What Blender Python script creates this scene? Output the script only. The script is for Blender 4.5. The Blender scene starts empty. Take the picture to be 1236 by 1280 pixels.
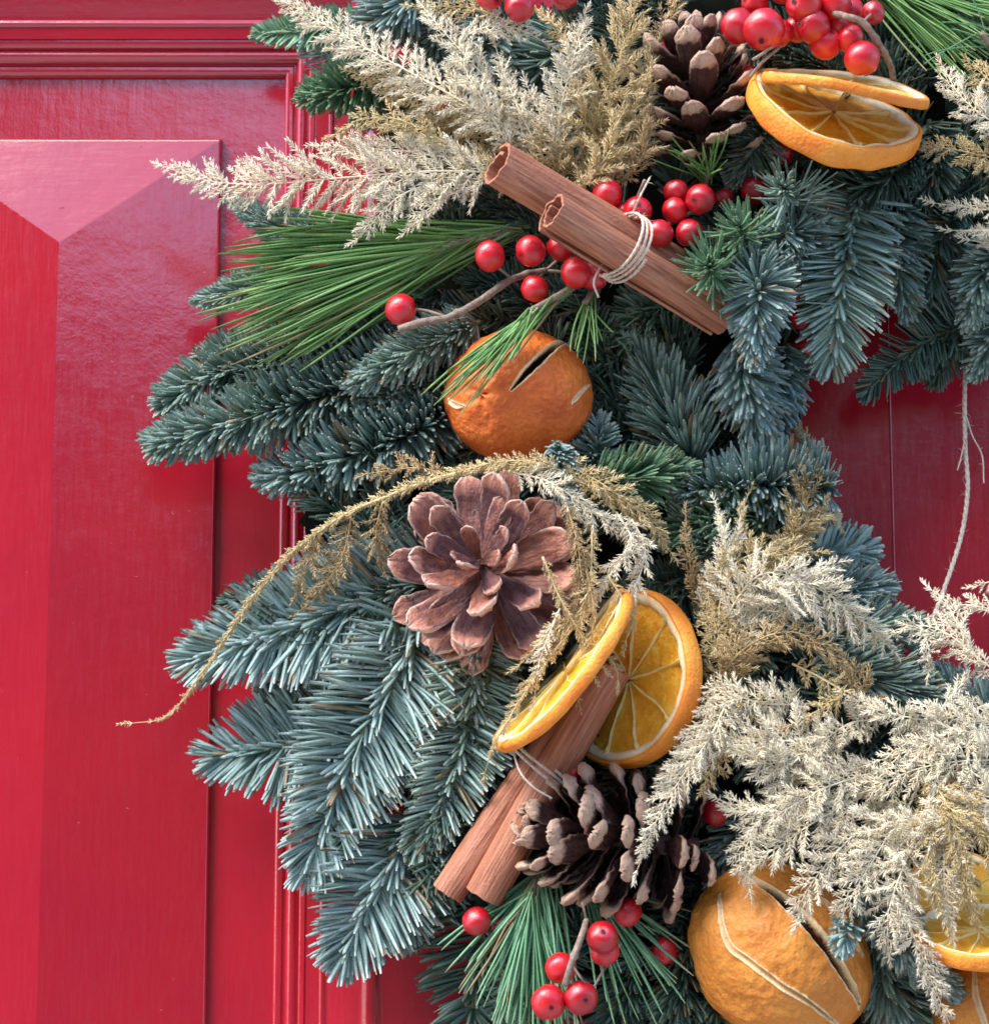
import bpy, math, random
import numpy as np
from mathutils import Vector, Matrix, noise as mnoise

rng = np.random.default_rng(11)
random.seed(11)
sc = bpy.context.scene
col = sc.collection

# ------------------------------------------------------------------ camera
PITCH = math.radians(9.0)
DIST = 0.95
VFOV = 2 * math.atan(640 * 0.0003 / 0.9)
FWD = np.array([0, math.cos(PITCH), math.sin(PITCH)])
UP = np.array([0, -math.sin(PITCH), math.cos(PITCH)])
CAM = -DIST * FWD
cd = bpy.data.cameras.new('camera')
cam = bpy.data.objects.new('camera', cd)
col.objects.link(cam)
cam.location = CAM
cam.rotation_euler = (math.pi / 2 + PITCH, 0, 0)
cd.sensor_fit = 'VERTICAL'
cd.sensor_height = 24
cd.lens = 12 / math.tan(VFOV / 2)
cd.clip_start = 0.01
cd.clip_end = 100
cd.dof.use_dof = True
cd.dof.focus_distance = 0.885
cd.dof.aperture_fstop = cd.lens / 1000 / 0.0036
sc.camera = cam

# ------------------------------------------------------------------ world, sun, exposure
SUN_EL, SUN_AZ = math.radians(50), math.radians(-52)     # azimuth measured from straight behind the camera towards the right
world = bpy.data.worlds.new('World')
sc.world = world
world.use_nodes = True
wn = world.node_tree.nodes
sky = wn.new('ShaderNodeTexSky')
sky.sky_type = 'NISHITA'
sky.sun_disc = False
sky.sun_elevation = SUN_EL
sky.sun_rotation = math.pi - SUN_AZ
sky.air_density = 0.9
sky.dust_density = 0.8
sky.ozone_density = 1.4
world.node_tree.links.new(sky.outputs['Color'], wn['Background'].inputs['Color'])
wn['Background'].inputs['Strength'].default_value = 0.15
sd = bpy.data.lights.new('sun', 'SUN')
sd.energy = 1.8
sd.angle = math.radians(36)
sd.color = (1.0, 0.93, 0.84)
sun = bpy.data.objects.new('sun', sd)
col.objects.link(sun)
sv = Vector((math.sin(SUN_AZ) * math.cos(SUN_EL), -math.cos(SUN_AZ) * math.cos(SUN_EL), math.sin(SUN_EL)))
sun.rotation_euler = sv.to_track_quat('Z', 'Y').to_euler()
sc.view_settings.view_transform = 'Standard'
sc.view_settings.look = 'None'
sc.view_settings.gamma = 1
sc.view_settings.exposure = 1.66
sc.cycles.max_bounces = 6
sc.cycles.diffuse_bounces = 4
sc.cycles.filter_width = 1.6

# ------------------------------------------------------------------ helpers
PX = 0.0003
KPX = math.tan(VFOV / 2) / 640
VIEW = np.array([0.0, -1.0, 0.0])

def at(px, py, mm=0.0):
    """the point of the photograph (px, py) on the plane mm millimetres in front of the door's panel"""
    d = FWD + (px - 618) * KPX * np.array([1.0, 0, 0]) + (640 - py) * KPX * UP
    t = (-mm / 1000 - CAM[1]) / d[1]
    return CAM + d * t

def nrm(a):
    a = np.asarray(a, float)
    return a / np.maximum(np.linalg.norm(a, axis=-1, keepdims=True), 1e-12)

def tag(o, label=None, cat=None, group=None, kind=None):
    if label: o['label'] = label
    if cat: o['category'] = cat
    if group: o['group'] = group
    if kind: o['kind'] = kind
    return o

def empty(name, loc, label, cat, group=None):
    o = bpy.data.objects.new(name, None)
    o.empty_display_size = 0.01
    col.objects.link(o)
    o.location = Vector(loc)
    return tag(o, label, cat, group)

def make_mesh(name, V, F, mat=None, attrs=None, smooth=True):
    """V (n,3); F list of (m,k) int arrays"""
    me = bpy.data.meshes.new(name)
    V = np.ascontiguousarray(V, dtype=np.float32)
    me.vertices.add(len(V))
    me.vertices.foreach_set('co', V.ravel())
    F = [np.asarray(f, dtype=np.int32) for f in F if len(f)]
    loops = np.concatenate([f.ravel() for f in F])
    tot = np.concatenate([np.full(len(f), f.shape[1], dtype=np.int32) for f in F])
    start = np.concatenate([[0], np.cumsum(tot)[:-1]]).astype(np.int32)
    me.loops.add(len(loops))
    me.loops.foreach_set('vertex_index', loops)
    me.polygons.add(len(tot))
    me.polygons.foreach_set('loop_start', start)
    me.polygons.foreach_set('use_smooth', np.full(len(tot), smooth, dtype=bool))
    me.update(calc_edges=True)
    for k, a in (attrs or {}).items():
        at_ = me.attributes.new(k, 'FLOAT', 'POINT')
        at_.data.foreach_set('value', np.ascontiguousarray(a, dtype=np.float32))
    if mat: me.materials.append(mat)
    return me

def obj(name, me, parent=None, loc=None, basis=None):
    o = bpy.data.objects.new(name, me)
    col.objects.link(o)
    if parent: o.parent = parent
    if basis is not None: o.matrix_basis = basis
    elif loc is not None: o.location = Vector(loc)
    return o

class Acc:
    def __init__(s): s.V = []; s.F = []; s.A = {}; s.n = 0
    def add(s, V, F, **attrs):
        V = np.asarray(V, float)
        for f in F: s.F.append(np.asarray(f, dtype=np.int64) + s.n)
        s.V.append(V)
        for k, a in attrs.items(): s.A.setdefault(k, []).append(np.broadcast_to(np.asarray(a, float), (len(V),)))
        s.n += len(V)
    def mesh(s, name, mat, origin=(0, 0, 0), smooth=True):
        V = np.concatenate(s.V) - np.asarray(origin, float)
        by = {}
        for f in s.F: by.setdefault(f.shape[1], []).append(f)
        return make_mesh(name, V, [np.concatenate(v) for v in by.values()], mat, {k: np.concatenate(a) for k, a in s.A.items()}, smooth)

def curve(pts, step=0.0015):
    """Catmull-Rom through points, resampled to even steps"""
    P = np.asarray(pts, float)
    if len(P) == 2: P = np.array([P[0], (P[0] + P[1]) / 2, P[1]])
    E = np.vstack([2 * P[0] - P[1], P, 2 * P[-1] - P[-2]])
    out = []
    for i in range(1, len(E) - 2):
        a, b, c, d = E[i - 1], E[i], E[i + 1], E[i + 2]
        for t in np.linspace(0, 1, 12, endpoint=False):
            out.append(0.5 * ((2 * b) + (c - a) * t + (2 * a - 5 * b + 4 * c - d) * t * t + (-a + 3 * b - 3 * c + d) * t ** 3))
    out.append(E[-2])
    out = np.array(out)
    s = np.concatenate([[0], np.cumsum(np.linalg.norm(np.diff(out, axis=0), axis=1))])
    n = max(4, int(s[-1] / step) + 1)
    q = np.linspace(0, s[-1], n)
    return np.stack([np.interp(q, s, out[:, k]) for k in range(3)], 1), s[-1]

def frames(C, view=VIEW):
    """tangent, sideways and towards-the-viewer unit vectors along a curve"""
    T = nrm(np.gradient(C, axis=0))
    v = np.broadcast_to(view, T.shape)
    S = np.cross(T, v)
    bad = np.linalg.norm(S, axis=1) < 0.35
    alt = np.cross(T, np.broadcast_to([0.0, 0.0, 1.0], T.shape))
    if bad.mean() > 0.4: S = alt
    else: S[bad] = S[~bad].mean(0)
    S = nrm(S)
    N = nrm(np.cross(S, T))
    return T, S, N

def tube(C, r, k=8, caps=True):
    C = np.asarray(C, float)
    r = np.broadcast_to(np.asarray(r, float), (len(C),))
    T = nrm(np.gradient(C, axis=0))
    u = np.cross(T[0], [0.3, 0.2, 0.93]); u = nrm(u)
    U = []
    for t in T:
        u = u - t * np.dot(u, t); u = u / np.linalg.norm(u); U.append(u)
    U = np.array(U); W = np.cross(T, U)
    a = np.arange(k) * 2 * math.pi / k
    V = C[:, None] + r[:, None, None] * (np.cos(a)[None, :, None] * U[:, None] + np.sin(a)[None, :, None] * W[:, None])
    n = len(C)
    i, j = np.meshgrid(np.arange(n - 1), np.arange(k), indexing='ij')
    q = np.stack([i * k + j, i * k + (j + 1) % k, (i + 1) * k + (j + 1) % k, (i + 1) * k + j], -1).reshape(-1, 4)
    V = V.reshape(-1, 3); F = [q]
    if caps:
        V = np.vstack([V, C[0], C[-1]])
        j = np.arange(k)
        F.append(np.stack([(j + 1) % k, j, np.full(k, n * k)], 1))
        F.append(np.stack([(n - 1) * k + j, (n - 1) * k + (j + 1) % k, np.full(k, n * k + 1)], 1))
    return V, F

def needles(P, D, B, S, L, W, T, taper=(0.7, 1.0, 1.0, 0.88, 0.45), ts=(0, 0.22, 0.55, 0.86, 1.0)):
    """flattened blunt needles, all at once; B is the bend (a vector as a share of the length)"""
    N = len(P)
    S = nrm(S - D * np.sum(S * D, 1, keepdims=True))
    Z = np.cross(S, D)
    K = len(ts)
    t = np.asarray(ts, float)[None, :, None]
    Cn = P[:, None] + D[:, None] * L[:, None, None] * t + B[:, None] * L[:, None, None] * t ** 2
    pr = np.asarray(taper, float)[None, :, None]
    w = (W / 2)[:, None, None] * pr; h = (T / 2)[:, None, None] * pr
    R = np.stack([Cn + S[:, None] * w, Cn + Z[:, None] * h, Cn - S[:, None] * w, Cn - Z[:, None] * h], 2)   # N,K,4,3
    V = R.reshape(-1, 3)
    base = (np.arange(N) * K * 4)[:, None, None]
    i, j = np.meshgrid(np.arange(K - 1), np.arange(4), indexing='ij')
    q = np.stack([i * 4 + j, i * 4 + (j + 1) % 4, (i + 1) * 4 + (j + 1) % 4, (i + 1) * 4 + j], -1).reshape(1, -1, 4)
    cap = np.array([[[(K - 1) * 4 + 3, (K - 1) * 4 + 2, (K - 1) * 4 + 1, (K - 1) * 4]]])
    q = np.concatenate([q, cap], 1)
    Q = (base + q).reshape(-1, 4)
    tt = np.broadcast_to(np.repeat(np.asarray(ts, float), 4)[None], (N, K * 4)).ravel()
    return V, Q, tt

def spikes(P, D, B, L, W, k=3):
    """thin round tapering bristles"""
    N = len(P)
    ref = np.where(np.abs(D[:, 1:2]) > 0.9, np.array([[1.0, 0, 0]]), np.array([[0, 1.0, 0]]))
    U = nrm(np.cross(D, ref)); Wv = np.cross(D, U)
    a = np.arange(k) * 2 * math.pi / k
    ring = np.cos(a)[None, :, None] * U[:, None] + np.sin(a)[None, :, None] * Wv[:, None]
    r0 = P[:, None] + ring * (W / 2)[:, None, None]
    mid = P + D * L[:, None] * 0.55 + B * L[:, None] * 0.3
    r1 = mid[:, None] + ring * (W * 0.42)[:, None, None]
    tip = (P + D * L[:, None] + B * L[:, None])[:, None]
    V = np.concatenate([r0, r1, tip], 1).reshape(-1, 3)
    m = 2 * k + 1
    b = (np.arange(N) * m)[:, None, None]
    j = np.arange(k)
    q = np.stack([j, (j + 1) % k, k + (j + 1) % k, k + j], 1)[None]
    t = np.stack([k + j, k + (j + 1) % k, np.full(k, 2 * k)], 1)[None]
    tt = np.broadcast_to(np.array([0.0] * k + [0.55] * k + [1.0])[None], (N, m)).ravel()
    return V, (b + q).reshape(-1, 4), (b + t).reshape(-1, 3), tt, m

# ------------------------------------------------------------------ materials
class NT:
    def __init__(s, name):
        s.m = bpy.data.materials.new(name); s.m.use_nodes = True
        s.t = s.m.node_tree; s.N = s.t.nodes; s.b = s.N['Principled BSDF']
    def n(s, typ, ins=None, **props):
        x = s.N.new(typ)
        for k, v in props.items(): setattr(x, k, v)
        for k, v in (ins or {}).items(): s.put(x, k, v)
        return x
    def put(s, x, k, v):
        if isinstance(v, bpy.types.NodeSocket): s.t.links.new(v, x.inputs[k])
        else: x.inputs[k].default_value = v
    def set(s, **kw):
        names = dict(color='Base Color', rough='Roughness', spec='Specular IOR Level', metal='Metallic', normal='Normal', coat='Coat Weight',
                     coatr='Coat Roughness', ior='IOR', sss='Subsurface Weight', sssr='Subsurface Radius', ssss='Subsurface Scale', trans='Transmission Weight',
                     sheen='Sheen Weight', cnormal='Coat Normal')
        for k, v in kw.items(): s.put(s.b, names[k], v)
    def coords(s, scale=(1, 1, 1), kind='Object', rot=(0, 0, 0)):
        tc = s.n('ShaderNodeTexCoord')
        mp = s.n('ShaderNodeMapping', {'Vector': tc.outputs[kind], 'Scale': scale, 'Rotation': rot})
        return mp.outputs['Vector']
    def noise(s, vec, scale=5, detail=4, rough=0.55, out='Fac', dist=0.0):
        return s.n('ShaderNodeTexNoise', {'Vector': vec, 'Scale': scale, 'Detail': detail, 'Roughness': rough, 'Distortion': dist}).outputs[out]
    def ramp(s, fac, stops):
        r = s.n('ShaderNodeValToRGB', {'Fac': fac})
        e = r.color_ramp.elements
        while len(e) < len(stops): e.new(0.5)
        for i, (p, c) in enumerate(stops):
            e[i].position = p
            e[i].color = (*c, 1) if isinstance(c, (tuple, list)) else (c, c, c, 1)
        return r.outputs['Color']
    def mix(s, fac, a, b, blend='MIX'):
        x = s.n('ShaderNodeMix', data_type='RGBA', blend_type=blend)
        s.put(x, 0, fac)
        for k, v in ((6, a), (7, b)):
            if isinstance(v, (tuple, list)): v = (*v[:3], 1)
            s.put(x, k, v)
        return x.outputs[2]
    def math(s, op, a, b=0.0, clamp=False):
        x = s.n('ShaderNodeMath', operation=op, use_clamp=clamp)
        s.put(x, 0, a); s.put(x, 1, b)
        return x.outputs[0]
    def attr(s, name): return s.n('ShaderNodeAttribute', attribute_name=name).outputs['Fac']
    def bump(s, h, strength=0.5, dist=0.001, prev=None):
        i = {'Height': h, 'Strength': strength, 'Distance': dist}
        if prev: i['Normal'] = prev
        return s.n('ShaderNodeBump', i).outputs['Normal']
    def orand(s): return s.n('ShaderNodeObjectInfo').outputs['Random']

def paint(name, grain):
    m = NT(name)
    v1 = m.coords((1400, 1400, 70) if grain == 'v' else (70, 1400, 1400))
    v2 = m.coords((420, 420, 30) if grain == 'v' else (30, 420, 420))
    v0 = m.coords((1, 1, 1))
    strokes = m.noise(v1, 1, 3, 0.6)
    broad = m.noise(v2, 1, 3, 0.5)
    blot = m.noise(v0, 55, 5, 0.6)
    pits = m.noise(v0, 900, 2, 0.5)
    fade = m.ramp(m.noise(v0, 14, 3, 0.5), [(0.3, (0.44, 0.010, 0.024)), (0.7, (0.38, 0.008, 0.029))])
    c = m.mix(m.ramp(m.noise(v2, 3, 4, 0.6), [(0.62, 0.0), (0.8, 0.35)]), fade, (0.27, 0.005, 0.022))
    b = m.bump(blot, 0.25, 0.0012)
    b = m.bump(broad, 0.25, 0.00018, b)
    b = m.bump(strokes, 0.3, 0.00004, b)
    b = m.bump(pits, 0.22, 0.00008, b)
    chips = m.ramp(m.noise(m.coords((160, 160, 260)), 1, 6, 0.75), [(0.69, 1.0), (0.715, 0.0)])
    b = m.bump(chips, 0.9, 0.00035, b)
    c = m.mix(m.ramp(m.noise(v0, 700, 2), [(0.78, 0.0), (0.84, 0.5)]), c, (0.55, 0.25, 0.25))
    r = m.ramp(m.noise(v2, 2.2, 4, 0.65), [(0.3, 0.12), (0.75, 0.25)])
    m.set(color=c, rough=r, normal=b, ior=2.0)
    return m.m

def fir_mat(name, root, body, tip, alt):
    m = NT(name)
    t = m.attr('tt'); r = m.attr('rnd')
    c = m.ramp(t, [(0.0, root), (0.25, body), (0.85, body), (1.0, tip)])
    c2 = m.mix(m.ramp(r, [(0.35, 0.0), (0.9, 0.8)]), c, alt)
    br = m.ramp(m.noise(m.coords(), 1400, 2), [(0.3, 0.75), (0.7, 1.15)])
    c3 = m.mix(1.0, c2, br, 'MULTIPLY')
    hv = m.math('MULTIPLY_ADD', r, 0.45); m.t.nodes[-1].inputs[2].default_value = 0.75
    vv = m.n('ShaderNodeHueSaturation', {'Value': hv, 'Color': c3}).outputs['Color']
    vv = m.mix(m.ramp(r, [(0.955, 0.0), (0.965, 0.85)]), vv, (0.22, 0.13, 0.05))
    vv = m.mix(m.ramp(m.math('MULTIPLY', m.ramp(r, [(0.80, 0.0), (0.82, 1.0)]), t), [(0.85, 0.0), (0.97, 0.7)]), vv, (0.34, 0.22, 0.10))
    m.set(color=vv, rough=0.5, spec=0.5, coat=0.06, coatr=0.4)
    return m.m

def fern_mat(name, a, b, tip, metal):
    m = NT(name)
    t = m.attr('tt')
    o = m.orand()
    c = m.mix(o, a, b)
    c = m.mix(m.ramp(t, [(0.2, 0.0), (1.0, 0.75)]), c, tip)
    m.set(color=c, rough=0.42, metal=metal, spec=0.6)
    return m.m

M = {}
M['paint_v'] = paint('red_gloss_paint_upright', 'v')
M['paint_h'] = paint('red_gloss_paint_level', 'h')
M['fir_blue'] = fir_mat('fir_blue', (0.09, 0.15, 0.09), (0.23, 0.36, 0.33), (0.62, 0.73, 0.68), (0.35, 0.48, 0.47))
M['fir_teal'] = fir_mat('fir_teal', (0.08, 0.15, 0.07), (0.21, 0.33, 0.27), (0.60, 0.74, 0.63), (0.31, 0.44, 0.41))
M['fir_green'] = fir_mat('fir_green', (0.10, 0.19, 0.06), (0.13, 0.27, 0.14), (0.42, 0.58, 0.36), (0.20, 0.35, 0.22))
M['fir_dark_shade'] = fir_mat('fir_dark_shade', (0.045, 0.075, 0.035), (0.070, 0.135, 0.095), (0.23, 0.34, 0.26), (0.11, 0.18, 0.155))  # dark green needles; shade of the deep sprigs also put into the colour
M['pine'] = fir_mat('pine_needle', (0.14, 0.22, 0.05), (0.12, 0.29, 0.06), (0.28, 0.40, 0.14), (0.19, 0.36, 0.13))
M['pine_blue'] = fir_mat('pine_needle_cool', (0.10, 0.19, 0.07), (0.10, 0.28, 0.13), (0.27, 0.43, 0.24), (0.17, 0.35, 0.20))
M['fern_pale'] = fern_mat('fern_pale', (0.74, 0.63, 0.43), (0.86, 0.78, 0.58), (0.93, 0.89, 0.75), 0.0)
M['fern_gold'] = fern_mat('fern_gold', (0.50, 0.36, 0.14), (0.66, 0.51, 0.25), (0.82, 0.70, 0.44), 0.05)
M['fern_brown'] = fern_mat('fern_brown', (0.34, 0.21, 0.08), (0.52, 0.37, 0.17), (0.68, 0.53, 0.30), 0.05)

def mat_twig():
    m = NT('twig_bark')
    v = m.coords()
    c = m.ramp(m.noise(v, 500, 4), [(0.3, (0.13, 0.085, 0.06)), (0.7, (0.34, 0.26, 0.21))])
    m.set(color=c, rough=0.7, normal=m.bump(m.noise(v, 900, 3), 0.5, 0.0004))
    return m.m
def mat_stem():
    m = NT('fir_twig')
    c = m.ramp(m.noise(m.coords(), 600, 3), [(0.3, (0.07, 0.09, 0.035)), (0.7, (0.20, 0.20, 0.09))])
    m.set(color=c, rough=0.7)
    return m.m
def mat_berry():
    m = NT('berry_skin')
    v = m.coords()
    o = m.orand()
    c = m.mix(o, (0.42, 0.004, 0.013), (0.66, 0.010, 0.022))
    c = m.mix(m.ramp(m.noise(v, 260, 3), [(0.55, 0.0), (0.8, 0.45)]), c, (0.32, 0.004, 0.010))
    m.set(color=c, rough=0.2, spec=0.6, coat=0.5, coatr=0.08, sss=0.12, sssr=(0.6, 0.08, 0.05), ssss=0.002, normal=m.bump(m.noise(v, 420, 3), 0.25, 0.0004))
    return m.m
def mat_flat(name, c, rough=0.8, **kw):
    m = NT(name)
    n = m.noise(m.coords(), 700, 3)
    cc = m.mix(m.ramp(n, [(0.3, 0.0), (0.7, 1.0)]), c, tuple(x * 0.62 for x in c))
    m.set(color=cc, rough=rough, **kw)
    return m.m
def mat_cone(name, body, body2, inner, tip, edge):
    m = NT(name)
    v = m.coords((1, 1, 1))
    t = m.attr('tt'); e = m.attr('edge'); up = m.attr('up'); o = m.orand()
    st = m.noise(m.coords((16, 1.6, 16)), 1, 3)
    c = m.mix(m.ramp(st, [(0.35, 0.0), (0.7, 1.0)]), body, body2)
    c = m.mix(m.math('MULTIPLY', up, m.ramp(m.math('ADD', m.noise(v, 4, 3), m.math('MULTIPLY', o, 0.35)), [(0.5, 0.0), (0.72, 0.9)])), c, inner)
    w = m.math('ADD', t, m.math('MULTIPLY', m.math('SUBTRACT', m.noise(v, 9, 3), 0.5), 0.16))
    c = m.mix(m.ramp(w, [(0.78, 0.0), (0.86, 0.95)]), c, tip)
    ew = m.math('ADD', e, m.math('MULTIPLY', m.math('SUBTRACT', m.noise(v, 16, 3), 0.5), 0.25))
    c = m.mix(m.ramp(ew, [(0.86, 0.0), (0.99, 0.6)]), c, edge)
    m.set(color=c, rough=0.5, spec=0.5, normal=m.bump(st, 0.9, 0.0010, m.bump(m.noise(v, 18, 5), 0.8, 0.0008)))
    return m.m
def mat_peel(name, a, b, c3):
    m = NT(name)
    v = m.coords()
    s = m.attr('slit')
    c = m.ramp(m.noise(v, 60, 5, 0.6), [(0.3, a), (0.52, b), (0.75, c3)])
    spk = m.ramp(m.noise(v, 1500, 2), [(0.60, 0.0), (0.72, 0.55)])
    c = m.mix(spk, c, tuple(x * 0.6 for x in a))
    sn = m.math('ADD', s, m.math('MULTIPLY', m.math('SUBTRACT', m.noise(v, 500, 3), 0.5), 0.35))
    lip = m.ramp(sn, [(0.20, 0.0), (0.38, 0.85)])
    c = m.mix(lip, c, (0.88, 0.70, 0.42))
    c = m.mix(m.ramp(s, [(0.66, 0.0), (0.90, 1.0)]), c, (0.07, 0.022, 0.008))
    vor = m.n('ShaderNodeTexVoronoi', {'Vector': v, 'Scale': 900.0}, feature='SMOOTH_F1').outputs['Distance']
    b_ = m.bump(m.noise(v, 110, 4), 0.6, 0.0018)
    b_ = m.bump(vor, 0.55, 0.0005, b_)
    m.set(color=c, rough=m.ramp(m.noise(v, 300, 2), [(0.3, 0.44), (0.7, 0.62)]), spec=0.4, normal=b_)
    return m.m
def mat_pith():
    m = NT('orange_pith')
    v = m.coords()
    e = m.attr('edge')
    c = m.ramp(m.noise(v, 260, 4), [(0.3, (0.86, 0.66, 0.32)), (0.65, (0.95, 0.86, 0.62))])
    c = m.mix(m.ramp(e, [(0.45, 0.0), (1.0, 0.9)]), c, (0.80, 0.34, 0.05))
    m.set(color=c, rough=0.6, sss=0.15, sssr=(0.8, 0.4, 0.15), ssss=0.003, normal=m.bump(m.noise(v, 500, 4), 0.6, 0.0007))
    return m.m
def mat_membrane():
    m = NT('orange_membrane')
    v = m.coords()
    c = m.ramp(m.noise(v, 300, 4), [(0.3, (0.86, 0.50, 0.10)), (0.7, (0.95, 0.74, 0.34))])
    m.set(color=c, rough=0.45, sss=0.3, sssr=(0.8, 0.4, 0.1), ssss=0.003)
    return m.m
def mat_flesh():
    m = NT('dried_orange_flesh')
    v = m.coords()
    c = m.ramp(m.noise(v, 200, 5, 0.65), [(0.28, (0.74, 0.28, 0.012)), (0.5, (0.93, 0.45, 0.025)), (0.75, (0.97, 0.66, 0.14))])
    b_ = m.bump(m.noise(v, 420, 5, 0.7), 0.8, 0.0013)
    m.set(color=c, rough=0.3, spec=0.6, sss=0.45, sssr=(0.8, 0.35, 0.05), ssss=0.004, normal=b_)
    return m.m
def mat_cinnamon():
    m = NT('cinnamon_bark')
    v = m.coords((900, 900, 38))
    v0 = m.coords()
    st = m.noise(v, 1, 5, 0.6)
    c = m.ramp(st, [(0.3, (0.24, 0.080, 0.045)), (0.5, (0.45, 0.175, 0.10)), (0.72, (0.62, 0.31, 0.20))])
    c = m.mix(m.ramp(m.noise(v0, 130, 4), [(0.55, 0.0), (0.75, 0.6)]), c, (0.44, 0.17, 0.07))
    c = m.mix(m.ramp(m.noise(v0, 75, 3), [(0.68, 0.0), (0.74, 0.75)]), c, (0.10, 0.045, 0.04))
    m.set(color=c, rough=0.58, spec=0.4, normal=m.bump(st, 1.0, 0.0010, m.bump(m.noise(v0, 700, 4), 0.7, 0.0006)))
    return m.m
M['twig'] = mat_twig(); M['stem'] = mat_stem(); M['berry'] = mat_berry()
M['calyx'] = mat_flat('berry_calyx', (0.05, 0.02, 0.02))
M['twine'] = mat_flat('jute_twine', (0.78, 0.66, 0.53), 0.9, sheen=0.3)
M['core_shade'] = mat_flat('wreath_core_shade', (0.010, 0.012, 0.007), 0.95, spec=0.1)  # near-black core colour stands in for the shade between sprigs
M['cone_open'] = mat_cone('cone_scale_rosy', (0.20, 0.065, 0.042), (0.46, 0.185, 0.125), (0.13, 0.058, 0.065), (0.48, 0.21, 0.15), (0.80, 0.60, 0.50))
M['cone_dark'] = mat_cone('cone_scale_dark', (0.045, 0.018, 0.016), (0.10, 0.042, 0.032), (0.018, 0.008, 0.012), (0.60, 0.40, 0.28), (0.42, 0.27, 0.20))
M['cone_core'] = mat_flat('cone_core', (0.10, 0.05, 0.04))
M['peel_red'] = mat_peel('peel_red_orange', (0.58, 0.10, 0.018), (0.76, 0.17, 0.028), (0.84, 0.25, 0.04))
M['peel_brown'] = mat_peel('peel_brown_orange', (0.50, 0.160, 0.022), (0.66, 0.25, 0.038), (0.76, 0.33, 0.060))
M['slice_peel'] = mat_peel('slice_peel', (0.82, 0.20, 0.025), (0.90, 0.31, 0.035), (0.92, 0.42, 0.07))
M['membrane'] = mat_membrane(); M['pith'] = mat_pith(); M['flesh'] = mat_flesh(); M['cinnamon'] = mat_cinnamon()
M['scar'] = mat_flat('stem_scar', (0.20, 0.11, 0.05))
M['paving'] = mat_flat('paving', (0.42, 0.40, 0.37), 0.9)
def mat_added_hedge():
    m = NT('added_hedge_leaves')
    c = m.ramp(m.noise(m.coords(), 9, 5, 0.7), [(0.35, (0.012, 0.022, 0.008)), (0.65, (0.07, 0.11, 0.035))])
    m.set(color=c, rough=0.7)
    return m.m
M['added_hedge'] = mat_added_hedge()
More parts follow.
